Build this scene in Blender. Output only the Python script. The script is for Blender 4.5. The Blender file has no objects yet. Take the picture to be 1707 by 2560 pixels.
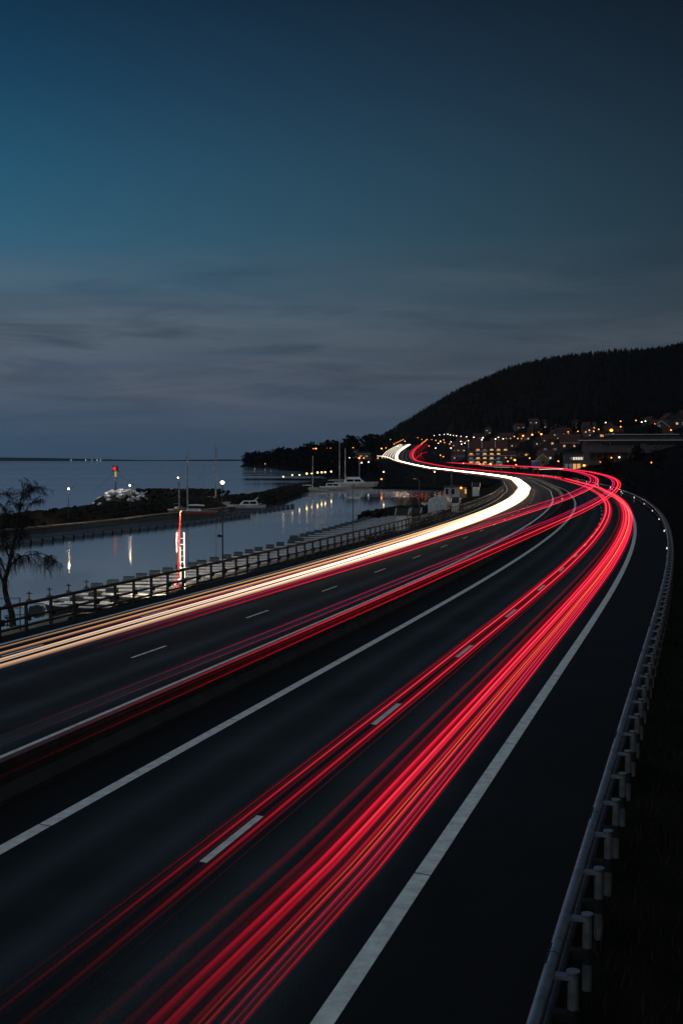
import bpy, math, random
import numpy as np
R=random.Random(7)
SC=bpy.context.scene
COL=SC.collection
rad=math.radians

# ------------------------------------------------------------------ camera, sky, exposure
cam_d=bpy.data.cameras.new('camera'); cam=bpy.data.objects.new('camera',cam_d); COL.objects.link(cam)
cam.location=(0,0,7.28); cam.rotation_euler=(rad(90-2.44),0,0)
cam_d.sensor_fit='VERTICAL'; cam_d.sensor_height=36; cam_d.lens=42.86
cam_d.clip_start=.1; cam_d.clip_end=40000
SC.camera=cam
SC.view_settings.view_transform='Standard'; SC.view_settings.look='None'
SC.view_settings.exposure=0.0; SC.view_settings.gamma=1.0; SC.view_settings.use_curve_mapping=False
cy=SC.cycles
cy.use_denoising=True
try: cy.denoiser='OPENIMAGEDENOISE'; cy.denoising_input_passes='RGB_ALBEDO_NORMAL'
except Exception: pass
cy.max_bounces=5; cy.diffuse_bounces=2; cy.glossy_bounces=3; cy.transparent_max_bounces=96
cy.sample_clamp_indirect=2.0; cy.caustics_reflective=False; cy.caustics_refractive=False

def N(nt,t,**kw):
    n=nt.nodes.new(t)
    for k,v in kw.items():
        if k in ('operation','blend_type','data_type','noise_dimensions','vector_type','sky_type','interpolation_type','musgrave_type','attribute_name','color_ramp_i','sun_disc','feature'): setattr(n,k,v)
        else: n.inputs[k].default_value=v
    return n
def ramp(nt,stops,interp='LINEAR'):
    n=nt.nodes.new('ShaderNodeValToRGB'); e=n.color_ramp; e.interpolation=interp
    while len(e.elements)<len(stops): e.elements.new(.5)
    for el,(p,c) in zip(e.elements,stops): el.position=p; el.color=(*c,1) if len(c)==3 else c
    return n
def srgb(r,g,b):
    f=lambda c: ((c/255+.055)/1.055)**2.4 if c/255>.04045 else c/255/12.92
    return (f(r),f(g),f(b))

# last light of the dusk sky behind the bridge: broad, weak and shadowless to the eye
sun_d=bpy.data.lights.new('sun','SUN'); sun_d.energy=.62; sun_d.angle=rad(75); sun_d.color=(.76,.90,1.0)
sun=bpy.data.objects.new('sun',sun_d); COL.objects.link(sun); sun.rotation_euler=(rad(40),0,rad(-32))
W=bpy.data.worlds.new('World'); SC.world=W; W.use_nodes=True
nt=W.node_tree; L=nt.links
for n in list(nt.nodes): nt.nodes.remove(n)
out=N(nt,'ShaderNodeOutputWorld'); bg=N(nt,'ShaderNodeBackground'); bg.inputs['Strength'].default_value=1.0
L.new(bg.outputs[0],out.inputs[0])
tc=N(nt,'ShaderNodeTexCoord'); sep=N(nt,'ShaderNodeSeparateXYZ'); L.new(tc.outputs['Generated'],sep.inputs[0])
def M(op,a,b=None,c=None):
    n=nt.nodes.new('ShaderNodeMath'); n.operation=op
    for i,x in enumerate((a,b,c)):
        if x is None: continue
        if isinstance(x,(int,float)): n.inputs[i].default_value=x
        else: L.new(x,n.inputs[i])
    return n.outputs[0]
# dusk sky: the colour goes with the height above the horizon ...
z=M('MAXIMUM',sep.outputs[2],0.0)
elev=M('MULTIPLY',z,1.6)
base=ramp(nt,[(0,srgb(49,71,95)),(.05,srgb(54,74,96)),(.105,srgb(66,79,96)),(.16,srgb(69,87,103)),(.215,srgb(56,86,106)),(.28,srgb(41,84,107)),(.36,srgb(30,75,100)),(.46,srgb(19,58,84)),(.56,srgb(11,42,65)),(1,srgb(9,33,52))])
L.new(elev,base.inputs[0])
# ... and is brightest over the place where the sun went down, behind the lake
az=M('ARCTAN2',sep.outputs[0],sep.outputs[1])
daz=M('ADD',az,rad(50)); cosd=M('COSINE',daz)
glow=M('MULTIPLY_ADD',cosd,.5,.5)            # 1 towards the sunset, 0 opposite
g2=M('POWER',glow,3.0)
k_hi=M('MULTIPLY_ADD',g2,2.05,-.32)
k_lo=M('MULTIPLY_ADD',g2,.85,.56)
mr=N(nt,'ShaderNodeMapRange'); L.new(elev,mr.inputs[0]); mr.inputs[1].default_value=.0; mr.inputs[2].default_value=.26
mx=N(nt,'ShaderNodeMix'); L.new(mr.outputs[0],mx.inputs[0]); L.new(k_lo,mx.inputs[2]); L.new(k_hi,mx.inputs[3])
kk=M('MAXIMUM',mx.outputs[0],.20)
vm=N(nt,'ShaderNodeVectorMath',operation='SCALE'); L.new(base.outputs[0],vm.inputs[0]); L.new(kk,vm.inputs['Scale'])
hs=N(nt,'ShaderNodeHueSaturation'); L.new(vm.outputs[0],hs.inputs['Color']); L.new(M('MULTIPLY_ADD',g2,.42,.66),hs.inputs['Saturation'])
# thin long clouds low over the lake
mp=N(nt,'ShaderNodeMapping'); L.new(tc.outputs['Generated'],mp.inputs[0]); mp.inputs['Scale'].default_value=(2.2,1.0,17); mp.inputs['Rotation'].default_value=(0,rad(7),0)
nz=N(nt,'ShaderNodeTexNoise',Scale=1.5,Detail=8.0,Roughness=.58,Distortion=.9); L.new(mp.outputs[0],nz.inputs['Vector'])
cr=ramp(nt,[(.42,(0,0,0)),(.72,(1,1,1))]); L.new(nz.outputs['Fac'],cr.inputs[0])
band=ramp(nt,[(.02,(0,0,0)),(.09,(.8,.8,.8)),(.15,(1,1,1)),(.21,(.5,.5,.5)),(.29,(0,0,0))]); L.new(elev,band.inputs[0])
cf=M('MULTIPLY',M('MULTIPLY',cr.outputs[0],band.outputs[0]),M('MULTIPLY_ADD',g2,.9,.1))
cm=N(nt,'ShaderNodeMix',data_type='RGBA'); L.new(M('MULTIPLY',cf,.92),cm.inputs[0]); L.new(hs.outputs[0],cm.inputs[6]); cm.inputs[7].default_value=(*srgb(104,108,115),1)
mp2=N(nt,'ShaderNodeMapping'); L.new(tc.outputs['Generated'],mp2.inputs[0]); mp2.inputs['Scale'].default_value=(2.8,1.0,20); mp2.inputs['Location'].default_value=(3.1,.4,1.7); mp2.inputs['Rotation'].default_value=(0,rad(9),0)
nz2=N(nt,'ShaderNodeTexNoise',Scale=1.9,Detail=8.0,Roughness=.58,Distortion=.8); L.new(mp2.outputs[0],nz2.inputs['Vector'])
cr2=ramp(nt,[(.47,(0,0,0)),(.70,(1,1,1))]); L.new(nz2.outputs['Fac'],cr2.inputs[0])
cf2=M('MULTIPLY',M('MULTIPLY',cr2.outputs[0],band.outputs[0]),.78)
cm2=N(nt,'ShaderNodeMix',data_type='RGBA'); L.new(cf2,cm2.inputs[0]); L.new(cm.outputs[2],cm2.inputs[6]); cm2.inputs[7].default_value=(*srgb(44,57,74),1)
L.new(cm2.outputs[2],bg.inputs[0])

# ------------------------------------------------------------------ materials
def new_mat(name):
    m=bpy.data.materials.new(name); m.use_nodes=True; nt=m.node_tree
    for n in list(nt.nodes): nt.nodes.remove(n)
    return m,nt
def pbr(name,col,rough=.6,metal=0.,spec=.5,noise=0.,nscale=8.,bump=0.,bscale=60.,col2=None):
    m,nt=new_mat(name); o=N(nt,'ShaderNodeOutputMaterial'); p=N(nt,'ShaderNodeBsdfPrincipled'); nt.links.new(p.outputs[0],o.inputs[0])
    p.inputs['Base Color'].default_value=(*col,1); p.inputs['Roughness'].default_value=rough; p.inputs['Metallic'].default_value=metal
    p.inputs['Specular IOR Level'].default_value=spec
    if noise or bump:
        t=N(nt,'ShaderNodeTexCoord')
    if noise:
        z=N(nt,'ShaderNodeTexNoise',Scale=nscale,Detail=6.,Roughness=.6); nt.links.new(t.outputs['Object'],z.inputs['Vector'])
        c2=col2 or tuple(c*(1-noise) for c in col)
        r=ramp(nt,[(.35,c2),(.65,tuple(min(1,c*(1+noise*.5)) for c in col))]); nt.links.new(z.outputs['Fac'],r.inputs[0]); nt.links.new(r.outputs[0],p.inputs['Base Color'])
    if bump:
        z2=N(nt,'ShaderNodeTexNoise',Scale=bscale,Detail=5.,Roughness=.65); nt.links.new(t.outputs['Object'],z2.inputs['Vector'])
        b=N(nt,'ShaderNodeBump',Strength=bump); b.inputs['Distance'].default_value=.02; nt.links.new(z2.outputs['Fac'],b.inputs['Height']); nt.links.new(b.outputs[0],p.inputs['Normal'])
    return m
def glowmat(name,col,s):
    m,nt=new_mat(name); o=N(nt,'ShaderNodeOutputMaterial'); e=N(nt,'ShaderNodeEmission'); e.inputs[0].default_value=(*col,1); e.inputs[1].default_value=s
    nt.links.new(e.outputs[0],o.inputs[0]); return m
def streakmat(name,dim,hot):
    # light left in the air by a passing lamp: adds to what lies behind it; strength comes from the lamp along its way
    m,nt=new_mat(name); o=N(nt,'ShaderNodeOutputMaterial'); e=N(nt,'ShaderNodeEmission'); t=N(nt,'ShaderNodeBsdfTransparent'); a=N(nt,'ShaderNodeAddShader')
    at=N(nt,'ShaderNodeAttribute',attribute_name='glow'); sp=N(nt,'ShaderNodeSeparateColor'); nt.links.new(at.outputs['Color'],sp.inputs[0])
    mx=N(nt,'ShaderNodeMix',data_type='RGBA'); nt.links.new(sp.outputs[1],mx.inputs[0]); mx.inputs[6].default_value=(*dim,1); mx.inputs[7].default_value=(*hot,1)
    nt.links.new(mx.outputs[2],e.inputs[0])
    ml=N(nt,'ShaderNodeMath',operation='MULTIPLY'); nt.links.new(sp.outputs[0],ml.inputs[0]); ml.inputs[1].default_value=20.
    ge=N(nt,'ShaderNodeNewGeometry'); fr=N(nt,'ShaderNodeMath',operation='SUBTRACT'); fr.inputs[0].default_value=1.; nt.links.new(ge.outputs['Backfacing'],fr.inputs[1])   # shines from its outer side only
    mf=N(nt,'ShaderNodeMath',operation='MULTIPLY'); nt.links.new(ml.outputs[0],mf.inputs[0]); nt.links.new(fr.outputs[0],mf.inputs[1])
    nt.links.new(mf.outputs[0],e.inputs[1]); nt.links.new(e.outputs[0],a.inputs[0]); nt.links.new(t.outputs[0],a.inputs[1]); nt.links.new(a.outputs[0],o.inputs[0])
    return m

def asphalt_mat():
    m,nt=new_mat('asphalt'); o=N(nt,'ShaderNodeOutputMaterial'); p=N(nt,'ShaderNodeBsdfPrincipled'); nt.links.new(p.outputs[0],o.inputs[0])
    p.inputs['Specular IOR Level'].default_value=.28
    t=N(nt,'ShaderNodeTexCoord'); at=N(nt,'ShaderNodeAttribute',attribute_name='lane')   # R: wear across the lane
    sp=N(nt,'ShaderNodeSeparateColor'); nt.links.new(at.outputs['Color'],sp.inputs[0])
    z=N(nt,'ShaderNodeTexNoise',Scale=.22,Detail=8.,Roughness=.68); nt.links.new(t.outputs['Object'],z.inputs['Vector'])
    g=N(nt,'ShaderNodeTexNoise',Scale=22.,Detail=5.,Roughness=.8); nt.links.new(t.outputs['Object'],g.inputs['Vector'])
    a=N(nt,'ShaderNodeMath',operation='MULTIPLY_ADD'); nt.links.new(sp.outputs[0],a.inputs[0]); a.inputs[1].default_value=.62; a.inputs[2].default_value=-.12
    b=N(nt,'ShaderNodeMath',operation='MULTIPLY_ADD'); nt.links.new(z.outputs['Fac'],b.inputs[0]); b.inputs[1].default_value=.5; nt.links.new(a.outputs[0],b.inputs[2])
    r=ramp(nt,[(.1,(.005,.0052,.0056)),(.35,(.012,.0123,.013)),(.9,(.052,.055,.060))]); nt.links.new(b.outputs[0],r.inputs[0])
    gr=ramp(nt,[(.32,(.25,.25,.25)),(.70,(1.9,1.9,1.9))]); nt.links.new(g.outputs['Fac'],gr.inputs[0])
    mm=N(nt,'ShaderNodeMix',data_type='RGBA',blend_type='MULTIPLY'); mm.inputs[0].default_value=1.; nt.links.new(r.outputs[0],mm.inputs[6]); nt.links.new(gr.outputs[0],mm.inputs[7]); nt.links.new(mm.outputs[2],p.inputs['Base Color'])
    rr=ramp(nt,[(.1,(.74,)*3),(.9,(.52,)*3)]); nt.links.new(b.outputs[0],rr.inputs[0]); nt.links.new(rr.outputs[0],p.inputs['Roughness'])
    bp=N(nt,'ShaderNodeBump',Strength=.5); bp.inputs['Distance'].default_value=.008; nt.links.new(g.outputs['Fac'],bp.inputs['Height']); nt.links.new(bp.outputs[0],p.inputs['Normal'])
    return m
def water_mat():
    m,nt=new_mat('lake water'); o=N(nt,'ShaderNodeOutputMaterial'); p=N(nt,'ShaderNodeBsdfPrincipled'); nt.links.new(p.outputs[0],o.inputs[0])
    p.inputs['Base Color'].default_value=(.005,.012,.018,1); p.inputs['IOR'].default_value=1.33
    gl=N(nt,'ShaderNodeBsdfGlossy'); gl.inputs['Color'].default_value=(.93,.97,1,1); mxs=N(nt,'ShaderNodeMixShader'); mxs.inputs[0].default_value=.88
    nt.links.new(p.outputs[0],mxs.inputs[1]); nt.links.new(gl.outputs[0],mxs.inputs[2]); nt.links.new(mxs.outputs[0],o.inputs[0])
    t=N(nt,'ShaderNodeTexCoord'); mp=N(nt,'ShaderNodeMapping'); mp.inputs['Scale'].default_value=(.0016,.0085,1); nt.links.new(t.outputs['Object'],mp.inputs[0])
    z=N(nt,'ShaderNodeTexNoise',Scale=1.0,Detail=4.,Roughness=.55,Distortion=.3); nt.links.new(mp.outputs[0],z.inputs['Vector'])
    r=ramp(nt,[(.46,(.042,)*3),(.56,(.15,)*3)]); nt.links.new(z.outputs['Fac'],r.inputs[0]); nt.links.new(r.outputs[0],p.inputs['Roughness']); nt.links.new(r.outputs[0],gl.inputs['Roughness'])
    return m
MAT=dict(
 asphalt=asphalt_mat(), water=water_mat(),
 paint=pbr('road paint',(.80,.80,.78),.6,noise=.24,nscale=3.5,bump=.25,bscale=70),
 concrete=pbr('concrete',(.05,.049,.047),.85,noise=.35,nscale=1.3,bump=.3,bscale=25),
 rail=pbr('galvanised steel',(.60,.63,.68),.36,.9,noise=.25,nscale=3,bump=.1,bscale=30),
 post=pbr('weathered zinc',(.15,.15,.15),.6,.25,noise=.3,nscale=6),
 darksteel=pbr('dark steel',(.05,.055,.065),.5,.4,noise=.3,nscale=3),
 black=pbr('black plastic',(.015,.015,.017),.45),
 soil=pbr('dark soil and dead grass',(.009,.0085,.006),.95,spec=.06,noise=.6,nscale=.5,bump=.8,bscale=6),
 grass=pbr('dry winter grass',(.022,.018,.010),.95,spec=.06,noise=.65,nscale=.8,bump=.8,bscale=7),
 hillm=pbr('forest floor',(.006,.006,.007),.95,spec=.06,noise=.4,nscale=.03),
 conifer=pbr('conifer needles',(.007,.0085,.008),.9,spec=.06,noise=.5,nscale=.08),
 bare=pbr('bare branches',(.011,.010,.011),.9,spec=.06,noise=.4,nscale=.2),
 bark=pbr('birch bark',(.05,.045,.04),.9,spec=.06,noise=.6,nscale=4),
 rock=pbr('breakwater rock',(.030,.027,.023),.9,spec=.06,noise=.6,nscale=.7,bump=.6,bscale=4),
 paleRock=pbr('pale granite',(.62,.60,.60),.85,noise=.3,nscale=.9,bump=.4,bscale=5),
 wood=pbr('weathered planks',(.30,.24,.17),.8,noise=.4,nscale=1.5,bump=.2,bscale=12),
 zinc=pbr('pale galvanised beam',(.66,.67,.70),.5,.15,noise=.2,nscale=2),
 floatm=pbr('grey blue pontoon plastic',(.03,.045,.065),.5,noise=.25,nscale=2),
 white=pbr('white gelcoat',(.84,.84,.84),.3,noise=.05,nscale=1),
 whitep=pbr('white painted boards',(.74,.73,.71),.6,noise=.12,nscale=2),
 redp=pbr('red paint',(.62,.035,.03),.45,noise=.15,nscale=3),
 redhull=pbr('mahogany red hull',(.42,.055,.025),.3,noise=.2,nscale=1),
 roofdark=pbr('black roofing felt',(.018,.018,.02),.8,noise=.3,nscale=2),
 roofred=pbr('dark red tiles',(.085,.022,.016),.8,noise=.4,nscale=1.2,bump=.4,bscale=5),
 wallgrey=pbr('grey render',(.085,.085,.09),.85,noise=.2,nscale=.4),
 wallwhite=pbr('white render',(.40,.40,.41),.85,noise=.15,nscale=.4),
 walldark=pbr('dark brown boards',(.05,.04,.035),.8,noise=.3,nscale=1.),
 wallyellow=pbr('ochre boards',(.22,.17,.09),.8,noise=.2,nscale=1.),
 glassd=pbr('dark window glass',(.012,.016,.022),.08,spec=.6),
 trim=pbr('white trim',(.75,.75,.75),.6),
 tarp=pbr('translucent white tarpaulin',(.55,.58,.60),.45,noise=.3,nscale=1.1,bump=.9,bscale=2.5),
 signblue=pbr('blue sign sheet',(.02,.09,.26),.45), signgreen=pbr('pale green sign sheet',(.10,.34,.27),.45), signyellow=pbr('yellow panel',(.55,.33,.02),.5),
 grassblade=pbr('dry grass blades',(.030,.027,.018),.9,spec=.1,noise=.5,nscale=1.),
 leaf=pbr('dry pale leaf',(.55,.53,.46),.7),
 reflector=glowmat('lit reflector',(1,.97,.9),1.2),  # no lamp: the headlight it throws back is put in as its own glow
 Lwarm=glowmat('warm lamp glass',(1,.74,.45),30.), Lwhite=glowmat('white lamp glass',(1,.86,.66),6.), Lorange=glowmat('sodium lamp',(1,.26,.045),4.0),
 Lorange2=glowmat('strong sodium lamp',(1,.25,.03),6.5), Lyellow=glowmat('yellow lamp',(1,.62,.20),7.), Lred=glowmat('red beacon glass',(1,.012,.012),2.0),
 winwarm=glowmat('lit warm window',(1,.50,.17),.75), winorange=glowmat('lit orange window',(1,.30,.07),.9), winwhite=glowmat('lit white window',(1,.86,.66),.8), winpink=glowmat('lit pinkish window',(1,.42,.34),.45),
 windim=glowmat('dimly lit window',(.75,.80,.9),.10),
 sred=streakmat('red light streak',(1,.002,.03),(1,.055,.085)), sorange=streakmat('orange red light streak',(1,.02,.012),(1,.15,.06)), spink=streakmat('pink light streak',(.75,.01,.11),(1,.03,.10)),
 swhite=streakmat('headlight streak',(1,.50,.24),(1,.90,.72)),
)


# ------------------------------------------------------------------ building blocks
class MB:
    def __init__(s): s.v=[]; s.f=[]; s.c=None
    def add(s,v,f):
        b=len(s.v); s.v+= [tuple(map(float,p)) for p in v]; s.f+=[tuple(i+b for i in q) for q in f]; return s
    def box(s,c,d,rz=0.,top=1.,ry=0.):
        x,y,z=d[0]/2,d[1]/2,d[2]/2; P=[]
        for k,sc in ((-1,1.),(1,top)):
            for a,b in ((-1,-1),(1,-1),(1,1),(-1,1)): P.append((a*x*sc,b*y*sc,k*z))
        if ry:
            cc,ss=math.cos(ry),math.sin(ry); P=[(p[0]*cc+p[2]*ss,p[1],-p[0]*ss+p[2]*cc) for p in P]
        cc,ss=math.cos(rz),math.sin(rz)
        P=[(c[0]+p[0]*cc-p[1]*ss,c[1]+p[0]*ss+p[1]*cc,c[2]+p[2]) for p in P]
        return s.add(P,[(3,2,1,0),(4,5,6,7),(0,1,5,4),(1,2,6,5),(2,3,7,6),(3,0,4,7)])
    def tube(s,pts,r,n=6,cap=True):
        pts=np.array(pts,float); m=len(pts); rr=np.broadcast_to(np.array(r,float),(m,))
        T=np.gradient(pts,axis=0) if m>2 else np.repeat((pts[1:]-pts[:1]),2,0)
        T/=np.linalg.norm(T,axis=1)[:,None]+1e-12
        u=np.array([0,0,1.]) if abs(T[0][2])<.9 else np.array([1.,0,0])
        V=[];F=[]
        for i in range(m):
            a=np.cross(T[i],u); a/=np.linalg.norm(a)+1e-12; b=np.cross(a,T[i]); 
            for k in range(n):
                w=2*math.pi*k/n; V.append(pts[i]+rr[i]*(math.cos(w)*a+math.sin(w)*b))
            if i:
                o=(i-1)*n
                for k in range(n): F.append((o+k,o+(k+1)%n,o+n+(k+1)%n,o+n+k))
        if cap: F.append(tuple(range(n))[::-1]); F.append(tuple(range((m-1)*n,m*n)))
        return s.add(V,F)
    def trough(s,pts,r,a0,a1,n=5):   # upper part of a tube: a lamp is shielded underneath
        pts=np.array(pts,float); m=len(pts); rr=np.broadcast_to(np.array(r,float),(m,))
        T=np.gradient(pts,axis=0); T/=np.linalg.norm(T,axis=1)[:,None]+1e-12; V=[];F=[]
        for i in range(m):
            a=np.cross(T[i],(0,0,1.)); a/=np.linalg.norm(a); b=np.cross(a,T[i])
            for k in range(n):
                w=a0+(a1-a0)*k/(n-1); V.append(pts[i]+rr[i]*(math.cos(w)*a+math.sin(w)*b))
            if i:
                o=(i-1)*n
                for k in range(n-1): F.append((o+k,o+n+k,o+n+k+1,o+k+1))
        return s.add(V,F)
    def cyl(s,c,r,h,n=12,r2=None):
        r2=r if r2 is None else r2
        V=[(c[0]+rr*math.cos(2*math.pi*k/n),c[1]+rr*math.sin(2*math.pi*k/n),zz) for rr,zz in ((r,c[2]),(r2,c[2]+h)) for k in range(n)]
        return s.add(V,[(k,(k+1)%n,n+(k+1)%n,n+k) for k in range(n)]+[tuple(range(n))[::-1],tuple(range(n,2*n))])
    def ball(s,c,r,n=8,m=5,sq=(1,1,1)):
        V=[(c[0],c[1],c[2]-r*sq[2])]
        for i in range(1,m):
            t=math.pi*i/m-math.pi/2
            for k in range(n):
                w=2*math.pi*k/n; V.append((c[0]+r*sq[0]*math.cos(t)*math.cos(w),c[1]+r*sq[1]*math.cos(t)*math.sin(w),c[2]+r*sq[2]*math.sin(t)))
        V.append((c[0],c[1],c[2]+r*sq[2])); F=[]
        for k in range(n): F.append((0,1+(k+1)%n,1+k))
        for i in range(m-2):
            for k in range(n): F.append((1+i*n+k,1+i*n+(k+1)%n,1+(i+1)*n+(k+1)%n,1+(i+1)*n+k))
        e=len(V)-1
        for k in range(n): F.append((e,1+(m-2)*n+k,1+(m-2)*n+(k+1)%n))
        return s.add(V,F)
    def rock(s,c,r,sq,rnd):
        b=len(s.v); s.ball((0,0,0),r,7,5)
        a=rnd.uniform(0,6.3); t=rnd.uniform(-.4,.4)
        planes=[(rnd.uniform(-1,1),rnd.uniform(-1,1),rnd.uniform(-.3,1)) for _ in range(5)]
        for i in range(b,len(s.v)):
            p=np.array(s.v[i])
            for q in planes:
                q=np.array(q)/np.linalg.norm(q); d=p@q
                if d>r*.62: p=p-q*(d-r*.62)
            p*=np.array(sq)
            x=p[0]*math.cos(a)-p[1]*math.sin(a); y=p[0]*math.sin(a)+p[1]*math.cos(a)
            s.v[i]=(c[0]+x,c[1]+y,c[2]+p[2]+t*x*.5)
        return s
    def strip(s,rows,close=False):
        n=len(rows[0]); V=[p for r in rows for p in r]; F=[]
        for i in range(len(rows)-1):
            for k in range(n-1 if not close else n):
                k2=(k+1)%n; F.append((i*n+k,i*n+k2,(i+1)*n+k2,(i+1)*n+k))
        return s.add(V,F)
    def build(s,name,mat,parent=None,smooth=False,world=False):
        me=bpy.data.meshes.new(name)
        v=s.v
        if parent is not None and world:
            l=parent.location; v=[(a-l[0],b-l[1],c-l[2]) for a,b,c in v]
        me.from_pydata(v,[],s.f); me.validate(); me.update()
        me.materials.append(MAT[mat] if isinstance(mat,str) else mat)
        if smooth: me.polygons.foreach_set('use_smooth',[True]*len(me.polygons))
        o=bpy.data.objects.new(name,me); COL.objects.link(o)
        if parent is not None: o.parent=parent
        return o
def thing(name,label,cat,loc=(0,0,0),rz=0.,group=None):
    o=bpy.data.objects.new(name,None); COL.objects.link(o); o.location=loc; o.rotation_euler=(0,0,rz); o.empty_display_size=.2
    o['label']=label; o['category']=cat
    if group: o['group']=group
    return o
def tag(o,label,cat,group=None):
    o['label']=label; o['category']=cat
    if group: o['group']=group
    return o
def kind(o,k): o['kind']=k; return o
def copy_obj(o,parent,loc=None,rz=None):
    c=o.copy(); COL.objects.link(c); c.parent=parent
    if loc is not None: c.location=loc
    if rz is not None: c.rotation_euler=(0,0,rz)
    return c
def dup(root,loc,rz=None,label=None,group=None,scale=None):
    r=root.copy(); COL.objects.link(r); r.location=loc
    if rz is not None: r.rotation_euler=(0,0,rz)
    if scale is not None: r.scale=scale if hasattr(scale,'__len__') else (scale,)*3
    if label: r['label']=label
    if group: r['group']=group
    for ch in list(root.children):
        c=ch.copy(); COL.objects.link(c); c.parent=r
        for g in list(ch.children):
            d=g.copy(); COL.objects.link(d); d.parent=c
    return r

# ------------------------------------------------------------------ lie of the land
# ---- road centre line (x, y) in metres, y runs away from the bridge
SH,CH=.2820,.9594
def _f(s,t): return (s*SH+t*CH, s*CH-t*SH)
_CTL=[_f(s,-14.35-(.00066*max(0,s-55)**2/2)) for s in (-60,-40,-20,0,20,40,55,70,85,100,115,130,145,160,180,200,220,240,260)]
_CTL+=[_f(288,-31.7),_f(330,-38.2),_f(366,-44.2),(68.6,430),(73,516),(75.5,649),(74,800),(66.5,1000),(61,1150),(73,1400),(102,1700),(116,1850),(118,2000),(108,2300)]
def _cr(P,n=24):
    P=np.array(P); out=[]
    P=np.vstack([2*P[0]-P[1],P,2*P[-1]-P[-2]])
    for i in range(1,len(P)-2):
        p0,p1,p2,p3=P[i-1:i+3]
        t0=0.;t1=t0+np.linalg.norm(p1-p0)**.5;t2=t1+np.linalg.norm(p2-p1)**.5;t3=t2+np.linalg.norm(p3-p2)**.5
        for k in range(n):
            t=t1+(t2-t1)*k/n
            A1=(t1-t)/(t1-t0)*p0+(t-t0)/(t1-t0)*p1;A2=(t2-t)/(t2-t1)*p1+(t-t1)/(t2-t1)*p2;A3=(t3-t)/(t3-t2)*p2+(t-t2)/(t3-t2)*p3
            B1=(t2-t)/(t2-t0)*A1+(t-t0)/(t2-t0)*A2;B2=(t3-t)/(t3-t1)*A2+(t-t1)/(t3-t1)*A3
            out.append((t2-t)/(t2-t1)*B1+(t-t1)/(t2-t1)*B2)
    out.append(P[-2]); return np.array(out)
_C=_cr(_CTL)
_S=np.concatenate([[0],np.cumsum(np.linalg.norm(np.diff(_C,axis=0),axis=1))])-60.
_T=np.gradient(_C,_S,axis=0); _T/=np.linalg.norm(_T,axis=1)[:,None]
_k=np.ones(9)/9
_ZY=[-100,430,700,875,1000,1150,1400,1700,2000,2400]; _ZZ=[0,0,.15,.9,2.9,6.2,15.5,28,34,40]
def road_z(y): return np.interp(y,_ZY,_ZZ)
def RP(s,o,h=0.):
    x=np.interp(s,_S,_C[:,0]);y=np.interp(s,_S,_C[:,1]);tx=np.interp(s,_S,_T[:,0]);ty=np.interp(s,_S,_T[:,1])
    return (float(x+ty*o),float(y-tx*o),float(road_z(y)+h))
def sm(a,b,x):
    t=np.clip((x-a)/(b-a),0,1); return t*t*(3-2*t)
_SHY=[-200,395,410,440,480,550,650,1000,1430,1750,1900,1960,2050,2400,4000]; _SHX=[60,60,40,10,4,0,-8,-30,-80,-125,-150,-158,-120,-60,0]
_HX=[-300,40,70,142,214,293,358,430,510,568,616,760,1200,2500]; _HZ=[4,10,40,86,128,162,175,182,186,198,210,232,250,250]
def terrain(x,y):
    x=np.asarray(x,float);y=np.asarray(y,float)
    xc=np.interp(y,_C[:,1],_C[:,0]);tx=np.interp(y,_C[:,1],_T[:,0]);ty=np.interp(y,_C[:,1],_T[:,1])
    o=(x-xc)*ty; zr=road_z(y)
    r=np.maximum(o-12.6,0); l=np.maximum(-o-13.2,0)
    right=zr-.6-1.6*sm(0,6,r)+(np.clip(.3*(r-7),0,7)+np.clip(.27*(r-30),0,24))*sm(260,440,y)+.012*r
    d=x-np.interp(y,_SHY,_SHX)
    land=-5+2.6*sm(-6,6,d)+(2+12*sm(600,1300,y))*sm(0,80,d)
    near=sm(60,8,l)
    left=np.where(y<402, zr-.6-5.4*sm(0,3,l), np.where(d<-6,-5.,land*(1-near)+near*np.where(d>0,zr-.7-1.5*sm(0,20,l),land)))
    z=np.where(o>0,right,left)
    fall=1-.7*sm(2260,3300,y)
    side=np.maximum(sm(5,75,o),sm(1700,2050,y)*np.where(d>0,1,0))
    hill=np.interp(x,_HX,_HZ)*sm(850,2200,y)*fall*side
    return np.where(hill>0,np.maximum(z,z*.3*(1-sm(1700,2100,y))+hill),z)
def srange(a,b,st): 
    n=max(1,int(round((b-a)/st))); return [a+(b-a)*i/n for i in range(n+1)]
def adapt(a,b):   # finer near the bridge, coarser far away
    o=[a]; 
    while o[-1]<b: o.append(min(b,o[-1]+max(1.5,min(12,(abs(o[-1])+40)*.03))))
    return o
S_END=1760.
SS=adapt(-45,S_END)

# terrain: one sheet from beneath the bridge to the hills
xs=np.concatenate([np.arange(-420,-160,20),np.arange(-160,-60,10),np.arange(-60,200,4),np.arange(200,700,12),np.arange(700,2600,60)])
ys=np.concatenate([np.arange(-120,0,20),np.arange(0,520,5),np.arange(520,2400,14),np.arange(2400,4200,90)])
XX,YY=np.meshgrid(xs,ys); ZZ=terrain(XX,YY)
nzr=np.random.RandomState(3)
far=sm(900,1500,YY)*sm(0,30,ZZ); ZZ=ZZ+far*nzr.normal(0,1.2,ZZ.shape)
V=np.stack([XX,YY,ZZ],-1).reshape(-1,3); nx=len(xs); ny=len(ys)
I=np.arange(nx*ny).reshape(ny,nx); Fq=np.stack([I[:-1,:-1],I[:-1,1:],I[1:,1:],I[1:,:-1]],-1).reshape(-1,4)
me=bpy.data.meshes.new('terrain'); me.from_pydata(V.tolist(),[],Fq.tolist()); me.materials.append(MAT['hillm']); me.polygons.foreach_set('use_smooth',[True]*len(me.polygons))
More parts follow.
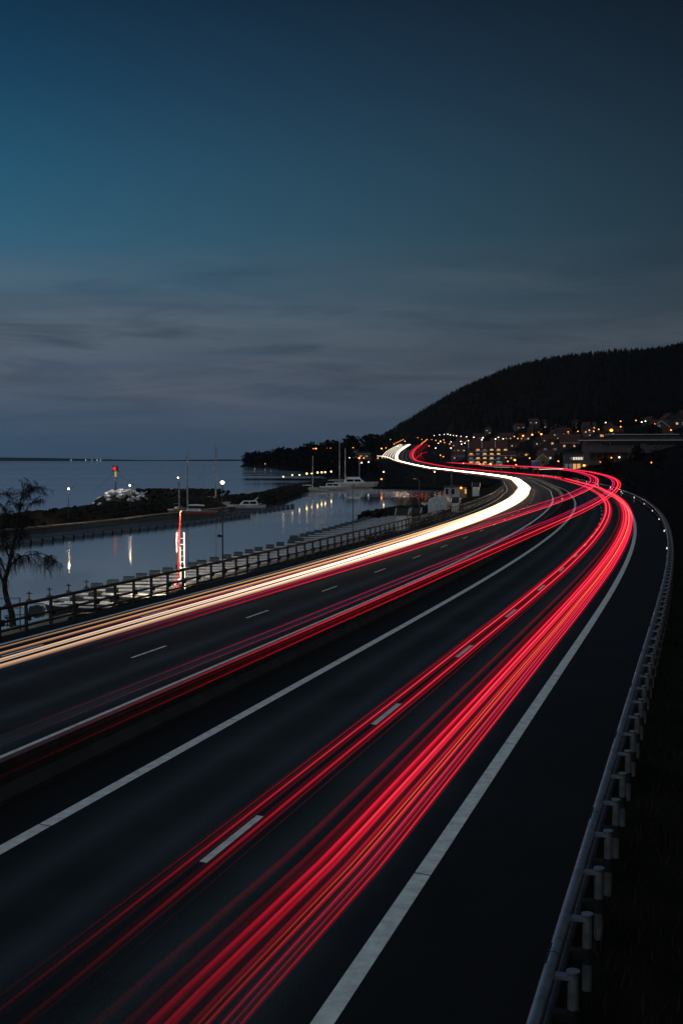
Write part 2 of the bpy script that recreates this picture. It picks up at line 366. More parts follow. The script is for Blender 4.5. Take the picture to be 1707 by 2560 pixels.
ter=bpy.data.objects.new('terrain',me); COL.objects.link(ter); kind(ter,'structure')
def TZ(x,y): return float(terrain(x,y))

m=MB(); m.add([(-9000,-150,-3),(3000,-150,-3),(3000,16000,-3),(-9000,16000,-3)],[(0,1,2,3)])
kind(m.build('lake_water','water'),'structure')
# far shore of the lake
m=MB(); rows=[]
for i,x in enumerate(range(-9000,3001,150)):
    h=15+6*math.sin(i*.21+1)+4*math.sin(i*.53)+2*R.random() + float(22*(1-sm(-4300,-3000,x))) 
    rows.append([(x,14200,-4),(x,14500,h*.7-3),(x,15200,h)])
m.strip(rows); kind(m.build('far_shore','conifer',smooth=True),'structure')

# verge towards the harbour and verge on the land side
def ribbon(name,prof,mat,s0,s1,jit=0.,parent=None,st=None,closed=False):
    m=MB(); rows=[]
    for s in (adapt(s0,s1) if st is None else srange(s0,s1,st)):
        rows.append([RP(s,o,h+(R.uniform(-jit,jit) if 0<i<len(prof)-1 else 0)) for i,(o,h) in enumerate(prof)])
    m.strip(rows); return m.build(name,mat,parent)
kind(ribbon('harbour_bank',[(-13.0,-.05),(-13.9,-.12),(-15.2,-.9),(-17,-1.7),(-19,-2.15),(-21,-2.3),(-23,-2.5),(-25,-3.6)],'grass',-40,405,.10),'structure')
kind(ribbon('roadside_verge',[(12.1,-.04),(13.2,-.10),(14.5,-.5),(16.5,-1.2),(20,-1.7),(26,-1.9),(34,-2.6)],'soil',-40,420,.06),'structure')

gm=MB(); rg=random.Random(77)
for i in range(5200):
    s_=9+rg.random()**1.8*95; o_=12.75+abs(rg.gauss(0,1.7)); 
    if o_>19: continue
    hh=np.interp(o_,[12.1,13.2,14.5,16.5,20],[-.04,-.10,-.5,-1.2,-1.7]); p=RP(s_,o_,hh-.03); l=rg.uniform(.08,.34); a=rg.uniform(0,6.3); t_=rg.uniform(.1,.9)*l; w_=rg.uniform(.006,.016)
    gm.add([(p[0]-w_*math.sin(a),p[1]+w_*math.cos(a),p[2]),(p[0]+w_*math.sin(a),p[1]-w_*math.cos(a),p[2]),(p[0]+t_*math.cos(a),p[1]+t_*math.sin(a),p[2]+l)],[(0,1,2)])
kind(gm.build('verge_grass','grassblade'),'stuff')
# asphalt: one sheet with worn wheel tracks
m=MB(); os_=[-13.15]+[o for o in np.arange(-12.8,12.6,.55)]+[12.55]
rows=[[RP(s,o,0) for o in os_] for s in SS]; m.strip(rows)
road=m.build('road','asphalt'); kind(road,'structure')
ca=road.data.color_attributes.new('lane','FLOAT_COLOR','POINT')
lanes=(7.75,3.85,-3.8,-8.0); vals=[]
for o in os_:
    w=0.15
    for c in lanes:
        d=abs(o-c)
        w=max(w,math.exp(-((d-.85)/.45)**2), .45 if d<1.6 else 0)
    if abs(o)<1.7 or o>10 or o<-12.2: w=0.0
    vals.append(w)
ca.data.foreach_set('color',[x for _ in SS for w in vals for x in (w,w,w,1.)])

def seg_ribbon(o,w,s0,s1,h=.004,skew=0.):
    m=MB(); k=max(1,int((s1-s0)/3)); rows=[]
    for i in range(k+1):
        s=s0+(s1-s0)*i/k; rows.append([RP(s-skew,o-w/2,h),RP(s+skew,o+w/2,h)])
    return m.strip(rows)
for o,s0,w in ((9.75,10.4,.30),(1.9,11.1,.30),(-1.95,9.2,.28)):
    s=s0-30.9
    while s<430:
        seg_ribbon(o,w,s+.02,s+10.28,skew=-.03).build('edge_line','paint',road); s+=10.3
    s_=s
    while s_<1500: seg_ribbon(o,w,s_,s_+60).build('edge_line','paint',road); s_+=60
s=-20.
while s<420: seg_ribbon(-12.05,.22,s,s+9.9).build('edge_line','paint',road); s+=9.95
for ph,o,w in ((20.2,5.8,.16),(32.0-2.6,-5.65,.13),(41.7-1.5,-10.44,.15)):
    s=ph-48
    while s<520:
        seg_ribbon(o,w,s,s+3.0,skew=-.02).build('lane_dash','paint',road); s+=12.0 if o>0 else 11.85

# concrete median
m=MB(); prof=[(-.36,0),(-.34,.10),(-.17,.34),(-.11,.82),(.11,.82),(.17,.34),(.34,.10),(.36,0)]
rows=[[RP(s,o,h) for o,h in prof] for s in adapt(-40,900)]; m.strip(rows)
mb=m.build('concrete_barrier','concrete'); tag(mb,'low concrete median barrier between the two carriageways','barrier')

# guardrail on the outer shoulder: fat round top tube, lower tube, posts with round caps
x0,y0,_=RP(8,12.7)
gr=thing('guardrail','grey steel tube guardrail on round posts along the outer shoulder','guardrail',(x0,y0,0))
GO=12.62; s=9.0; k=0
while s<560:
    s1=s+6.45 if s<260 else s+22
    MB().tube([RP(s+(s1-s)*i/6-.0 ,GO,.93) for i in range(7)],.082,10,False).build('top_tube','rail',gr,True,True)
    MB().tube([RP(s+(s1-s)*i/6 ,GO+.02,.42) for i in range(7)],.056,8,False).build('lower_tube','darksteel',gr,True,True)  # darker than the top tube: the shade beneath it is put into the colour
    if s<110:
        sp_=MB().tube([RP(s-.012,GO,.93),RP(s+.012,GO,.93)],.0835,10).build('splice_ring','black',gr,world=True)
        for d in (-.30,-.22,-.14,-.06,.06,.14,.22,.30):
            p=RP(s+d,GO-.060,.985); MB().box(tuple(a-b for a,b in zip(p,gr.location)),(.034,.05,.03),rad(-16)).build('bolt','black',sp_)
    s=s1
pm=MB().cyl((0,0,-.55),.068,1.53,12); cm_=MB().cyl((0,0,.98),.086,.02,14)
bm_=MB().box((-.14,0,.915),(.28,.13,.05)); bl_=MB().box((-.14,0,.42),(.26,.14,.12)); sl_=MB().cyl((0,0,.30),.082,.22,12)
proto={}
for nm,mm,mt in (('post',pm,'post'),('post_cap',cm_,'rail'),('top_bracket',bm_,'rail'),('lower_bracket',bl_,'black'),('post_sleeve',sl_,'black')):
    ob=mm.build(nm,mt,gr,smooth=False); proto[nm]=ob
s=11.0; first=True
while s<420:
    p=RP(s,GO+.30); q=RP(s+.5,GO+.30); a=math.atan2(-(q[0]-p[0]),q[1]-p[1]); loc=(p[0]-x0,p[1]-y0,p[2])
    if first: po=proto['post']
    else: po=copy_obj(proto['post'],gr)
    po.location=loc; po.rotation_euler=(0,0,a)
    for nm in ('post_cap','top_bracket','lower_bracket','post_sleeve'):
        if first: proto[nm].parent=po
        else: copy_obj(proto[nm],po)
    first=False; s+=1.98 if s<150 else (3.96 if s<260 else 7.92)
for s in (98,122,146,170,196,226,258,294,334,376,420):
    MB().box(RP(s,GO-.09,.40),(.10,.05,.14)).build('reflector','reflector',gr,world=True)

# railing on the harbour side: tall square posts and three rails
x0,y0,_=RP(30,-12.9)
hr=thing('harbour_railing','dark steel railing with three rails between the road and the marina','railing',(x0,y0,0))
RO=-12.95; s=30.
while s<405:
    s1=s+8.24 if s<240 else s+20.6
    MB().tube([RP(s+(s1-s)*i/6,RO,1.22) for i in range(7)],.075,8).build('top_rail','darksteel',hr,True,True)
    for h,r in ((.66,.058),(.30,.05)):
        MB().tube([RP(s+(s1-s)*i/6,RO+.10,h) for i in range(7)],r,6).build('lower_rail','darksteel',hr,True,True)
    s=s1
pp=MB().box((0,0,.50),(.115,.10,1.42)).build('railing_post','darksteel',hr)
bb=MB().box((.02,.17,.60),(.12,.24,.26)).build('rail_spacer','darksteel',pp)
s=31.2; first=True
while s<400:
    p=RP(s,RO-.04); q=RP(s+.5,RO-.04); a=math.atan2(-(q[0]-p[0]),q[1]-p[1]); loc=(p[0]-x0,p[1]-y0,p[2])
    if first: pp.location=loc; pp.rotation_euler=(0,0,a)
    else:
        c=copy_obj(pp,hr,loc,a)
        if s<180: copy_obj(bb,c)
    first=False; s+=2.06 if s<240 else 4.12

# ------------------------------------------------------------------ light streaks left by the traffic
def interp(x,xp,yp): return float(np.interp(x,xp,yp))
PROF=(.04,.38,.85,1.,.85,.38,.04)
def streak(o,h,r,g,mat,label,group,s0=9.,s1=S_END,hot=.4,fade=12.,gs=None,wig=0.,n=7,grow=.00045,name='light_streak',odrift=None):
    sv=[s for s in adapt(s0,s1)]
    if sv[-1]-sv[-2]<.5: sv.pop(-2)
    pts=[];rr=[];gl=[]
    ph=R.uniform(0,6.3)
    for s in sv:
        oo=o+wig*math.sin(s/37.+ph)+wig*.6*math.sin(s/90.+ph*2)
        if odrift: oo+=interp(s,odrift[0],odrift[1])
        hh=h
        pts.append(RP(s,oo,hh+.006*math.sin(s/3.3+ph) if s<150 else hh)); rr.append(r+grow*max(0,min(s,330)-30)+grow*.12*max(0,min(s,1200)-330))
        v=min(1,(s-s0)/fade+.02)*min(1,(s1-s)/30+.02)
        v*=interp(s,*gs) if gs else 1.
        gl.append(v*g*1.6)
    lo=rad(32) if mat!='swhite' else rad(-28)
    rr=[(1.35 if mat=='swhite' else 1.0)*q for q in rr]; g=g*(1. if mat=='swhite' else 1.3)
    m=MB().trough(pts,rr,lo,math.pi-lo,n)
    halo=g>.45 and mat!='swhite'
    if halo: m.trough([(p[0],p[1],p[2]-q*.6) for p,q in zip(pts,rr)],[3.0*q for q in rr],lo,math.pi-lo,n)
    ob=m.build(name,mat,None,True)
    at=ob.data.color_attributes.new('glow','FLOAT_COLOR','POINT')
    cols=[x for v in gl for w in PROF for x in (min(1,v*w/20.),min(1,hot*min(1.5,max(.15,v*w))),0,1.)]
    if halo: cols+=[x for v in gl for w in PROF for x in (min(1,v*w*.085/20.),0,0,1.)]
    at.data.foreach_set('color',cols)
    return tag(ob,label,'light trail',group)
REDS=([0,12.5,15,22,34,55,90,160,260,500,1000],[.02,.03,.07,.28,.62,.95,1.15,1.15,.9,.6,.5])
REDS1=([0,12.5,16,22,34,55,90,160,260,500,1000],[.20,.26,.46,.72,.92,1.05,1.1,1.1,.85,.55,.5])
g1='red tail light streaks beside the lane dashes'
for o,r,g,hot,lab in ((6.17,.012,.10,.2,'hair-thin dim red streak uppermost beside the lane dashes'),
    (6.30,.028,.34,.2,'soft red streak just above the bright one left of the lane dashes'),
    (6.43,.040,1.0,.75,'bright red tail-light streak along the far side of the lane dashes'),
    (6.62,.045,.13,.0,'dull red streak running over the lane dashes'),
    (6.87,.052,.85,.6,'bright red tail-light streak along the near side of the lane dashes'),
    (7.00,.04,.22,.1,'soft dark red streak hugging the bright one near the lane dashes'),
    (7.15,.012,.14,.2,'hair-thin dim red streak lowest beside the lane dashes')):
    streak(o,.75,r,g,'sred',lab,g1,hot=hot,gs=REDS,wig=.03)
g2='red tail light streaks in the dense bundle beside the solid edge line'
dr=([0,12.6,19,40,200],[-.2,-.2,0,0,0])
for o,r,g,hot,mat,lab in ((8.02,.10,.055,.0,'sred','broad faint dark red haze streak on the upper side of the bundle'),
    (8.30,.09,.10,.0,'sred','broad dark red streak above the bright bundle'),
    (8.50,.052,.62,.35,'sred','strong red streak forming the upper edge of the bundle'),
    (8.60,.07,.25,.1,'sred','deep red streak filling the upper half of the bundle'),
    (8.74,.06,.85,.7,'sred','wide glowing red streak in the middle of the bundle'),
    (8.84,.05,.55,.5,'sred','red streak just below the widest glow of the bundle'),
    (8.94,.05,.35,.3,'sred','plain red streak above the orange one in the bundle'),
    (9.06,.022,.8,.7,'sorange','bright orange red streak inside the bundle'),
    (9.13,.011,.8,1.4,'sorange','thin orange streak beside the bright orange one'),
    (9.20,.045,.50,.3,'sred','red streak right under the orange ones'),
    (9.28,.022,.80,.5,'sred','thin bright red streak in the lower half of the bundle'),
    (9.34,.03,.30,.2,'spink','thin pinkish streak low in the bundle'),
    (9.40,.020,.55,.4,'sred','thin red streak second from the lower edge of the bundle'),
    (9.48,.030,.75,.4,'sred','clear red streak forming the lower edge of the bundle next to the edge line'),
    (9.58,.010,.14,.2,'spink','hair-thin pink streak closest to the edge line')):
    streak(o,.75,r,g,mat,lab,g2,hot=hot,gs=REDS1,wig=.035,odrift=dr)
g3='high red streaks from truck roof lights'
HI=([0,11,16,21,30,40,60,110,200,500],[.0,.08,.26,.48,.9,1.1,1.5,2.0,2.2,1.6])
for o,h,r,g,hot,mat,s0,lab in ((4.22,4.3,.030,.55,.35,'spink',16,'upper red roof-light streak of the truck that arcs nearest the white headlights'),
    (4.62,4.3,.024,.24,.2,'sred',16,'soft red streak between the two roof-light lines nearest the headlights'),
    (4.98,4.3,.030,.50,.4,'spink',16,'middle pink roof-light streak of the arc nearest the headlights'),
    (5.28,4.3,.036,.72,.6,'sred',17,'lower bright red roof-light streak of the arc nearest the headlights'),
    (7.20,4.3,.019,.48,.3,'spink',9,'thin pink roof-light streak uppermost of the second arc'),
    (7.42,4.3,.018,.44,.3,'spink',9,'thin pink roof-light streak second of the second arc'),
    (7.80,4.3,.036,.80,.6,'sred',10,'strong red roof-light streak along the top of the dark median'),
    (7.92,4.3,.030,.20,.1,'sred',10,'dull red streak between the two strong lines over the dark median'),
    (8.10,4.3,.025,.62,.35,'sred',9,'lower red roof-light streak over the dark median')):
    streak(o,h,r,g,mat,lab,g3,s0=s0,hot=hot,gs=HI,fade=10,s1=900,grow=.00036)
g4='headlight streaks in the lane beside the harbour'
WH=([0,30,50,80,120,170,230,300,420,700,1200,1700],[.32,.42,.8,1.4,2.3,3.2,4.6,5.2,4.2,2.4,1.8,1.5])
for o,h,r,g,hot,s0_,lab in ((-9.25,.65,.024,.46,.0,27,'thin orange headlight streak nearest the harbour railing'),
    (-8.90,.65,.020,.34,.1,75,'faint amber headlight streak second from the railing'),
    (-8.58,.65,.034,.60,.12,27,'orange headlight streak above the brightest ones'),
    (-8.25,.65,.022,.45,.6,90,'pale headlight streak in the middle of the white band'),
    (-8.02,.62,.016,.7,1.2,62,'thin white headlight streak in the middle of the white band'),
    (-7.84,.65,.040,.95,.6,27,'cream headlight streak in the middle of the white band'),
    (-7.66,.65,.012,.9,1.,27,'thin bright cream headlight streak below the middle one'),
    (-7.40,.65,.022,.4,.4,80,'faint amber headlight streak above the broadest one'),
    (-7.10,.65,.062,.85,.45,27,'broad cream headlight streak forming the near side of the white band'),
    (-6.92,.62,.020,.50,.2,60,'orange headlight streak along the near side of the broad one'),
    (-8.42,.66,.012,.30,.9,110,'hair-thin white streak above the middle of the white band'),
    (-7.50,.66,.012,.45,.9,110,'hair-thin white streak above the broad cream one'),
    (-6.72,.64,.014,.30,.3,110,'hair-thin amber streak lowest in the white band'),
    (-9.05,.66,.014,.30,.3,110,'hair-thin amber streak second from the top of the white band')):
    streak(o,h,r,g,'swhite',lab,g4,s0=s0_,hot=hot,gs=WH,fade=4 if s0_<30 else 45,grow=.00052,s1=1740)
g5='thin pink streaks beside the white band'
for o,r,g,lab in ((-6.45,.022,.30,'magenta streak touching the white band'),(-6.2,.022,.34,'pink streak next to the white band'),(-5.9,.014,.26,'thin outer pink streak beside the white band')):
    streak(o,.75,r,g,'spink',lab,g5,s0=40,s1=110,hot=.1,fade=16)
def free_streak(pts,r,g,mat,label,group,hot=.6):
    P=_cr(pts,10) if len(pts)>2 else np.array(pts,float)
    m=MB().trough(P.tolist(),[r]*len(P),rad(-4),math.pi+rad(4),7); ob=m.build('light_streak',mat,None,True)
    at=ob.data.color_attributes.new('glow','FLOAT_COLOR','POINT')
    at.data.foreach_set('color',[x for i in range(len(P)) for w in PROF for x in (g*w*1.6/20.,min(1,hot),0,1.)])
    return tag(ob,label,'light trail',group)
g6='light streaks on the far slip roads'
free_streak([(37,1262,11.2),(42,1240,10.8),(46.5,1205,9.4),(50,1165,7.2),(53,1120,5.8)],.5,2.2,'swhite','short white streak curling in from a slip road at the foot of the far climb',g6)
free_streak([(88,820,6.5),(90,790,3.9),(99,700,2.9),(104,640,2.7)],.22,.35,'swhite','thin white streak on the slip road beyond the sign boards',g6)
free_streak([(97,600,2.6),(104,600,2.75),(112,600,3.0),(116,602,3.2)],.20,2.0,'swhite','short bright white streak just behind the blue sign board',g6)
free_streak([(80,640,3.4),(88,640,3.3),(94,638,3.0)],.15,.5,'swhite','faint white streak between the green and the blue sign boards',g6)
free_streak([(70,1150,8.3),(74,1160,11.5),(80,1190,14.0),(84,1200,15.0)],.35,.45,'sred','red streak turning off at the foot of the far climb',g6)
for i in range(7):   # the climb far away: many cars side by side
    o=-22+i*2.6; streak(o,.7,.12,1.6,'swhite','white headlight streak on the climb far away','headlight streaks on the far climb',s0=1190,s1=S_END,hot=1.,fade=60,grow=.0002)
for i in range(5):
    o=6+i*3.0; streak(o,.8,.10,.55,'sred','red tail-light streak on the climb far away','tail-light streaks on the far climb',s0=1150,s1=S_END,hot=.4,fade=60,grow=.0002)
# ------------------------------------------------------------------ harbour
WZ=-3.0
# lamps: pole, head and its own light
LM={}
def lamp_mesh(kind_):
    if kind_ in LM: return LM[kind_]
    LM[kind_]=MB().ball((0,0,0),1.,8,6).build('lamp_head',dict(w='Lwhite',o='Lorange',O='Lorange2',y='Lyellow',X='Lorange2',h='Lwarm')[kind_]).data
    bpy.data.objects.remove(bpy.data.objects[-1] if False else [o for o in COL.objects if o.data==LM[kind_]][0]); return LM[kind_]
def lamp_light(parent,loc,col,watt,size=.15):
    d=bpy.data.lights.new('lamp_light','SPOT'); d.energy=watt; d.color=col; d.shadow_soft_size=size; d.spot_size=rad(128); d.spot_blend=.5   # shines downwards
    o=bpy.data.objects.new('lamp_light',d); COL.objects.link(o); o.parent=parent; o.location=loc; return o
def street_lamp(x,y,ztop,k,label,group,r=.4,zb=None,pr=.06,arm=None,name='street_lamp',cat='street lamp',watt=0):
    if zb is None: zb=max(TZ(x,y),WZ-.3)
    zb=min(zb,ztop-2.5)
    t=thing(name,label,cat,(x,y,zb),0,group)
    m=MB().tube([(0,0,-.5),(0,0,(ztop-zb)*.5),(0,0,ztop-zb-r*.4)],[pr,pr*.85,pr*.65],6)
    if arm: m.tube([(0,0,ztop-zb+.12),(arm,0,ztop-zb+.2)],pr*.6,5)
    m.build('pole','darksteel',t)
    h=bpy.data.objects.new('lamp_head',lamp_mesh(k)); COL.objects.link(h); h.parent=t; h.location=(0,0,ztop-zb); h.scale=(r,r,r*.8)
    if watt: lamp_light(t,(.0,-r-.35,ztop-zb-.15),(1,.78,.52),watt)
    return t

# near dock with mooring fingers
x0,y0,_=RP(58,-22.6)
nd=thing('floating_dock','long floating dock with a row of pale mooring fingers below the harbour railing','dock',(x0,y0,WZ))
def on(p): return (p[0]-x0,p[1]-y0,p[2]-WZ)
s=56.
while s<222:
    P=[RP(s,-24,0),RP(s,-21.4,0),RP(s+5.8,-21.4,0),RP(s+5.8,-24,0)]
    V=[(p[0],p[1],h) for h in (WZ+.02,WZ+.55) for p in P]
    MB().add([on(v) for v in V],[(3,2,1,0),(4,5,6,7),(0,1,5,4),(1,2,6,5),(2,3,7,6),(3,0,4,7)]).build('deck_section','wood',nd)
    s+=6.0
beam=MB().box((-3.2,0,.30),(6.9,.15,.09)); beam.box((-3.2,.0,.22),(6.4,.05,.06))
fb=MB(); fb.box((-.0,0,.10),(.95,.62,.26)); fb.strip([[(x,.34*math.cos(a),.22+.34*math.sin(a)) for a in [math.pi*i/7 for i in range(8)]] for x in (-.45,.45)]); fb.add([(x,.34*math.cos(a),.22+.34*math.sin(a)) for x in (-.45,.45) for a in [math.pi*i/7 for i in range(8)]],[tuple(range(8)),tuple(range(15,7,-1))])
blk=MB().box((0,0,.14),(.95,.62,.42)).box((0,0,.37),(.30,.5,.12))
bol=MB().cyl((0,0,.40),.05,.55,8).box((0,0,.92),(.42,.06,.06)).cyl((0,0,.95),.10,.12,8,.03).cyl((0,0,.40),.28,.18,8,.06)
fing=beam.build('mooring_finger','zinc',nd); flo=fb.build('pontoon_float','floatm',fing); fb2=blk.build('float_block','black',fing); bl=bol.build('bollard','black',fing)
k=0; s=74.9
fl_far=None
while s<218:
    p=RP(s,-24.4); loc=(p[0]-x0,p[1]-y0,0)
    if k==0: f=fing
    else: f=copy_obj(fing,nd)
    f.location=loc; sc_=1 if s<150 else 1.25; f.scale=(sc_,1,1)
    if k==0: fb2.location=(-4.4,0,0); bl.location=(-6.4,0,0)
    elif k<5:
        copy_obj(fb2,f,(-4.4,0,0)); copy_obj(bl,f,(-6.4,0,0))
    if k==5: flo.parent=f; flo.location=(-6.9,0,0)
    elif k>5: copy_obj(flo,f,(-6.9+R.uniform(-.1,.1),0,0))
    k+=1; s+=2.92 if s<112 else (3.7 if s<128 else 4.4)
# far dock along the inner breakwater
fd=thing('jetty','low wooden jetty with many dark mooring fingers along the breakwater','dock',(-41,183,WZ))
def jt(s): return RP(s,interp(s,[120,150,185,206,235,262],[-77,-75.2,-71.5,-71.2,-68.2,-66.5]),WZ)
s=112.
while s<262:
    a,b=jt(s),jt(s+5.9); q=math.atan2(b[1]-a[1],b[0]-a[0]); c=((a[0]+b[0])/2+41,(a[1]+b[1])/2-183,.55)
    MB().box(c,(5.85+.4,1.9,.22),q).build('deck_section','wood',fd); s+=5.9
ff=MB().box((7.2,0,.36),(14.2,.12,.10)).build('mooring_finger','black',fd)
fx=MB().box((14.0,0,.12),(1.2,.9,.34)).strip([[(13.4+1.2*j,.42*math.cos(a),.28+.34*math.sin(a)) for a in [math.pi*i/6 for i in range(7)]] for j in (0,1)]).build('pontoon_float','floatm',ff)
s=116.; k=0
while s<214:
    a=jt(s); loc=(a[0]+41,a[1]-183,0)
    if k==0: ff.location=loc; ff.rotation_euler=(0,0,rad(-3))
    else:
        f=copy_obj(ff,fd,loc,rad(-3)); copy_obj(fx,f)
    k+=1; s+=2.75
s=214
while s<262:
    a=jt(s); f=copy_obj(ff,fd,(a[0]+41,a[1]-183,0),rad(-2)); f.scale=(.62,1,1); copy_obj(fx,f); s+=3.6

# breakwaters
def mound(name,pts,w,h,label,mat='rock',seed=1,n=9):
    rnd=random.Random(seed); m=MB(); rows=[]; P=_cr(pts,14)
    for i,p in enumerate(P):
        t=P[min(i+1,len(P)-1)]-P[max(i-1,0)]; t/=np.linalg.norm(t); nn=(-t[1],t[0]); end=min(1,i/6.,(len(P)-1-i)/6.)*.75+.25
        rows.append([(p[0]+nn[0]*w*u*end+rnd.uniform(-.4,.4),p[1]+nn[1]*w*u*end+rnd.uniform(-.4,.4),-4.2+(h+4.2)*end*(max(0,1-abs(u)**2.2))+rnd.uniform(-.3,.3)) for u in [j/(n-1)*2-1 for j in range(n)]])
    m.strip(rows); o=m.build(name,mat)
    tag(o,label,'breakwater'); rk=MB()
    for i in range(int(len(P)*5)):
        p=P[rnd.randrange(len(P))]; q=P[rnd.randrange(len(P)-1)]; j=rnd.randrange(len(P)-1); f=rnd.random(); p=P[j]*(1-f)+P[j+1]*f
        t=P[j+1]-P[j]; t/=np.linalg.norm(t); u=rnd.uniform(-.95,.95); r=rnd.uniform(.28,.65)
        rk.rock((p[0]-t[1]*w*u,p[1]+t[0]*w*u,-4.2+(h+4.2)*(1-abs(u)**2.2)-.1),r,(1.2,1,.75),rnd)
    ro=rk.build('boulders',mat,o); ro['kind']='stuff'; return o
mound('breakwater',[(-85,70),(-66,122),(-55,158),(-48,190),(-43,222),(-36,252),(-27,274),(-21,296),(-18,330),(-17,365),(-13,420),(-8,475),(-3,530),(6,575)],5.4,-.75,'long dark stone breakwater with lamps between the harbour and the lake',seed=5)
mound('breakwater',[(-47,282),(-40,285),(-33,283),(-27,280)],5.5,.5,'short dark stone arm between the beacon rocks and the breakwater',seed=8)
mound('stone_pier',[(4.5,212),(8,224),(12,236),(19,246)],2.6,-1.7,'small dark stone pier beyond the last mooring fingers',seed=9)
# pale beacon rocks
isl=thing('beacon_islet','mound of pale granite boulders beneath the red beacon','rock islet',(-50.5,280,WZ))
MB().ball((0,0,0),1,14,8,(6.6,5.2,2.7)).build('rock_core','rock',isl)
rnd=random.Random(21)
for i in range(74):
    a=rnd.uniform(0,6.28); u=math.sqrt(rnd.uniform(.0,1)); r=rnd.uniform(.55,1.05); zz=3.05*(1-u**2.4)+.15
    MB().rock((6.3*u*math.cos(a),5.2*u*math.sin(a),zz*1.0),r,(1.25,1,.8),rnd).build('boulder','rock' if zz<.75 and rnd.random()<.7 else 'paleRock',isl)
bc=thing('beacon','red lit harbour beacon in a cage on a tall pole','beacon',(-51.8,280,.2))
MB().tube([(0,0,-.6),(0,0,4.2)],.20,8).build('pole','darksteel',bc)
MB().tube([(0,0,3.2),(0,0,4.6)],.21,8).build('lit_pole_glow',glowmat('lamplight glow on pole',(1,.72,.25),.45),bc)  # yellow lamplight on the pole top, put in as a glowing sleeve
lb=MB().box((0,0,5.05),(.85,.85,.9)).build('light_box','black',bc)
for a in range(4):
    w=math.pi/2*a
    MB().box((.8*math.cos(w+.785)*.9,.8*math.sin(w+.785)*.9,5.05),(.09,.09,1.3)).build('cage_post','black',bc)
MB().box((0,0,4.45),(1.7,1.7,.08)).build('platform','black',bc); MB().box((0,0,5.72),(1.35,1.35,.10)).build('cage_roof','black',bc)
MB().ball((-.12,-.50,5.1),.36,8,6,(1,.35,1)).build('red_lens','Lred',lb)
for dx in (-5,6): MB().tube([(0,0,4.2),(dx,1,.2)],.025,4).build('stay_wire','black',bc)

lamp_light(bc,(-.4,-1.6,4.3),(1,.90,.86),800,.2)
# lamps round the harbour
street_lamp(-41.6,186,2.9,'h','lone white lamp on a thin pole on the dark end of the breakwater',None,r=.13,zb=-1.0,arm=.8,watt=260)
street_lamp(-35.7,206,3.0,'h','white lamp on a thin pole in front of the pale beacon rocks',None,r=.13,zb=-1.2,arm=.8,watt=300)
street_lamp(-38.0,284,3.2,'h','lamp just beyond the breakwater crest near the tall bare mast',None,r=.13,zb=-.5,watt=60)
PL=[(-16.4,344,2.6),(-14.6,362,2.8),(-13.2,384,2.6),(-11.5,404,2.8),(-10.1,415,2.7),(-8.4,429,2.9),(-7.2,444,2.8),(-6.0,449,2.8),(-4.0,475,2.8)]
names=['first of the yellow lamps along the breakwater, nearest the cabin cruiser','second of the yellow lamps along the breakwater','third yellow lamp along the breakwater','brightest yellow lamp in the middle of the breakwater row','small lamp right beside the bright one on the breakwater','yellow lamp just past the slim yacht mast','yellow lamp second past the slim yacht mast','yellow lamp third past the slim yacht mast','last yellow lamp of the row above the big white yacht']
for i,((x,y,z),nm) in enumerate(zip(PL,names)): street_lamp(x,y,z,'y',nm,'yellow lamps along the breakwater',r=.20 if i<3 or i==4 else .30,zb=-.4,watt=18)
t=street_lamp(-8.0,82,5.77,'h','tall lamp on a dark pole by the lifebuoy station','lamps',r=.12,zb=-1.6,pr=.06)
sd=bpy.data.lights.new('lamp_light','SPOT'); sd.energy=10500; sd.color=(1,.80,.55); sd.spot_size=rad(125); sd.spot_blend=.6; sd.shadow_soft_size=.12
so=bpy.data.objects.new('lamp_light',sd); COL.objects.link(so); so.parent=t; so.location=(-.15,.1,6.95); so.rotation_euler=(0,rad(44),rad(-48)); t['group']='tall lamps on the quay'
MB().box((-.18,-.1,3.8),(.26,.3,.2)).build('camera_box','black',t)
def dead_lamp(x,y,zb,zt,label,arm,head):
    t=thing('street_lamp',label,'street lamp',(x,y,zb),0,'tall lamps on the quay')
    MB().tube([(0,0,-.5),(0,0,(zt-zb)*.95)],[.085,.06],6).build('pole','post',t)
    MB().tube([(0,0,(zt-zb)*.95),(arm*.5,0,zt-zb),(arm,0,zt-zb)],.045,5).build('arm','post',t)
    MB().box((arm,0,zt-zb),(.5,.2,.12)).build('lamp_head',head,t)
dead_lamp(1.5,160,-2.3,4.0,'unlit thin lamp pole above the middle of the near dock',.1,'post')
dead_lamp(13.2,207,-2.2,4.1,'lamp pole with a short arm beside the white kiosks',-.8,'white')
dead_lamp(20.9,232,-2.2,8.0,'tall thin mast pole behind the wrapped boat',.05,'post')

# lifebuoy station: ladder, boat hook and ring
ls=thing('lifebuoy_station','white ladder, red pole and red and white lifebuoy on a post','lifebuoy station',(-11.45,86.2,-2.25))
MB().box((.16,.06,.55),(.10,.08,2.2)).build('post','whitep',ls)
ld=MB().tube([(.05,0,.5),(.04,0,3.35)],.04,6).build('ladder_rail','white',ls); MB().tube([(.34,0,.1),(.32,0,4.4)],.045,6).build('ladder_rail','white',ls)
MB().tube([(-.20,0,3.0),(-.22,0,4.4)],.05,6).build('white_tube','white',ls)
for i in range(8): MB().tube([(.04,0,1.05+.42*i),(.33,0,1.05+.42*i)],.020,5).build('rung','white',ld)
MB().tube([(-.10,-.06,.6),(-.08,-.06,2.4),(0,-.06,4.4),(.06,-.06,5.6)],[.055,.055,.035,.03],6).build('boat_hook_pole','redp',ls)
MB().tube([(.06,-.06,5.6),(.06,-.06,5.85),(.16,-.06,5.95)],.04,5).build('hook','Lyellow' if False else 'wood',ls)
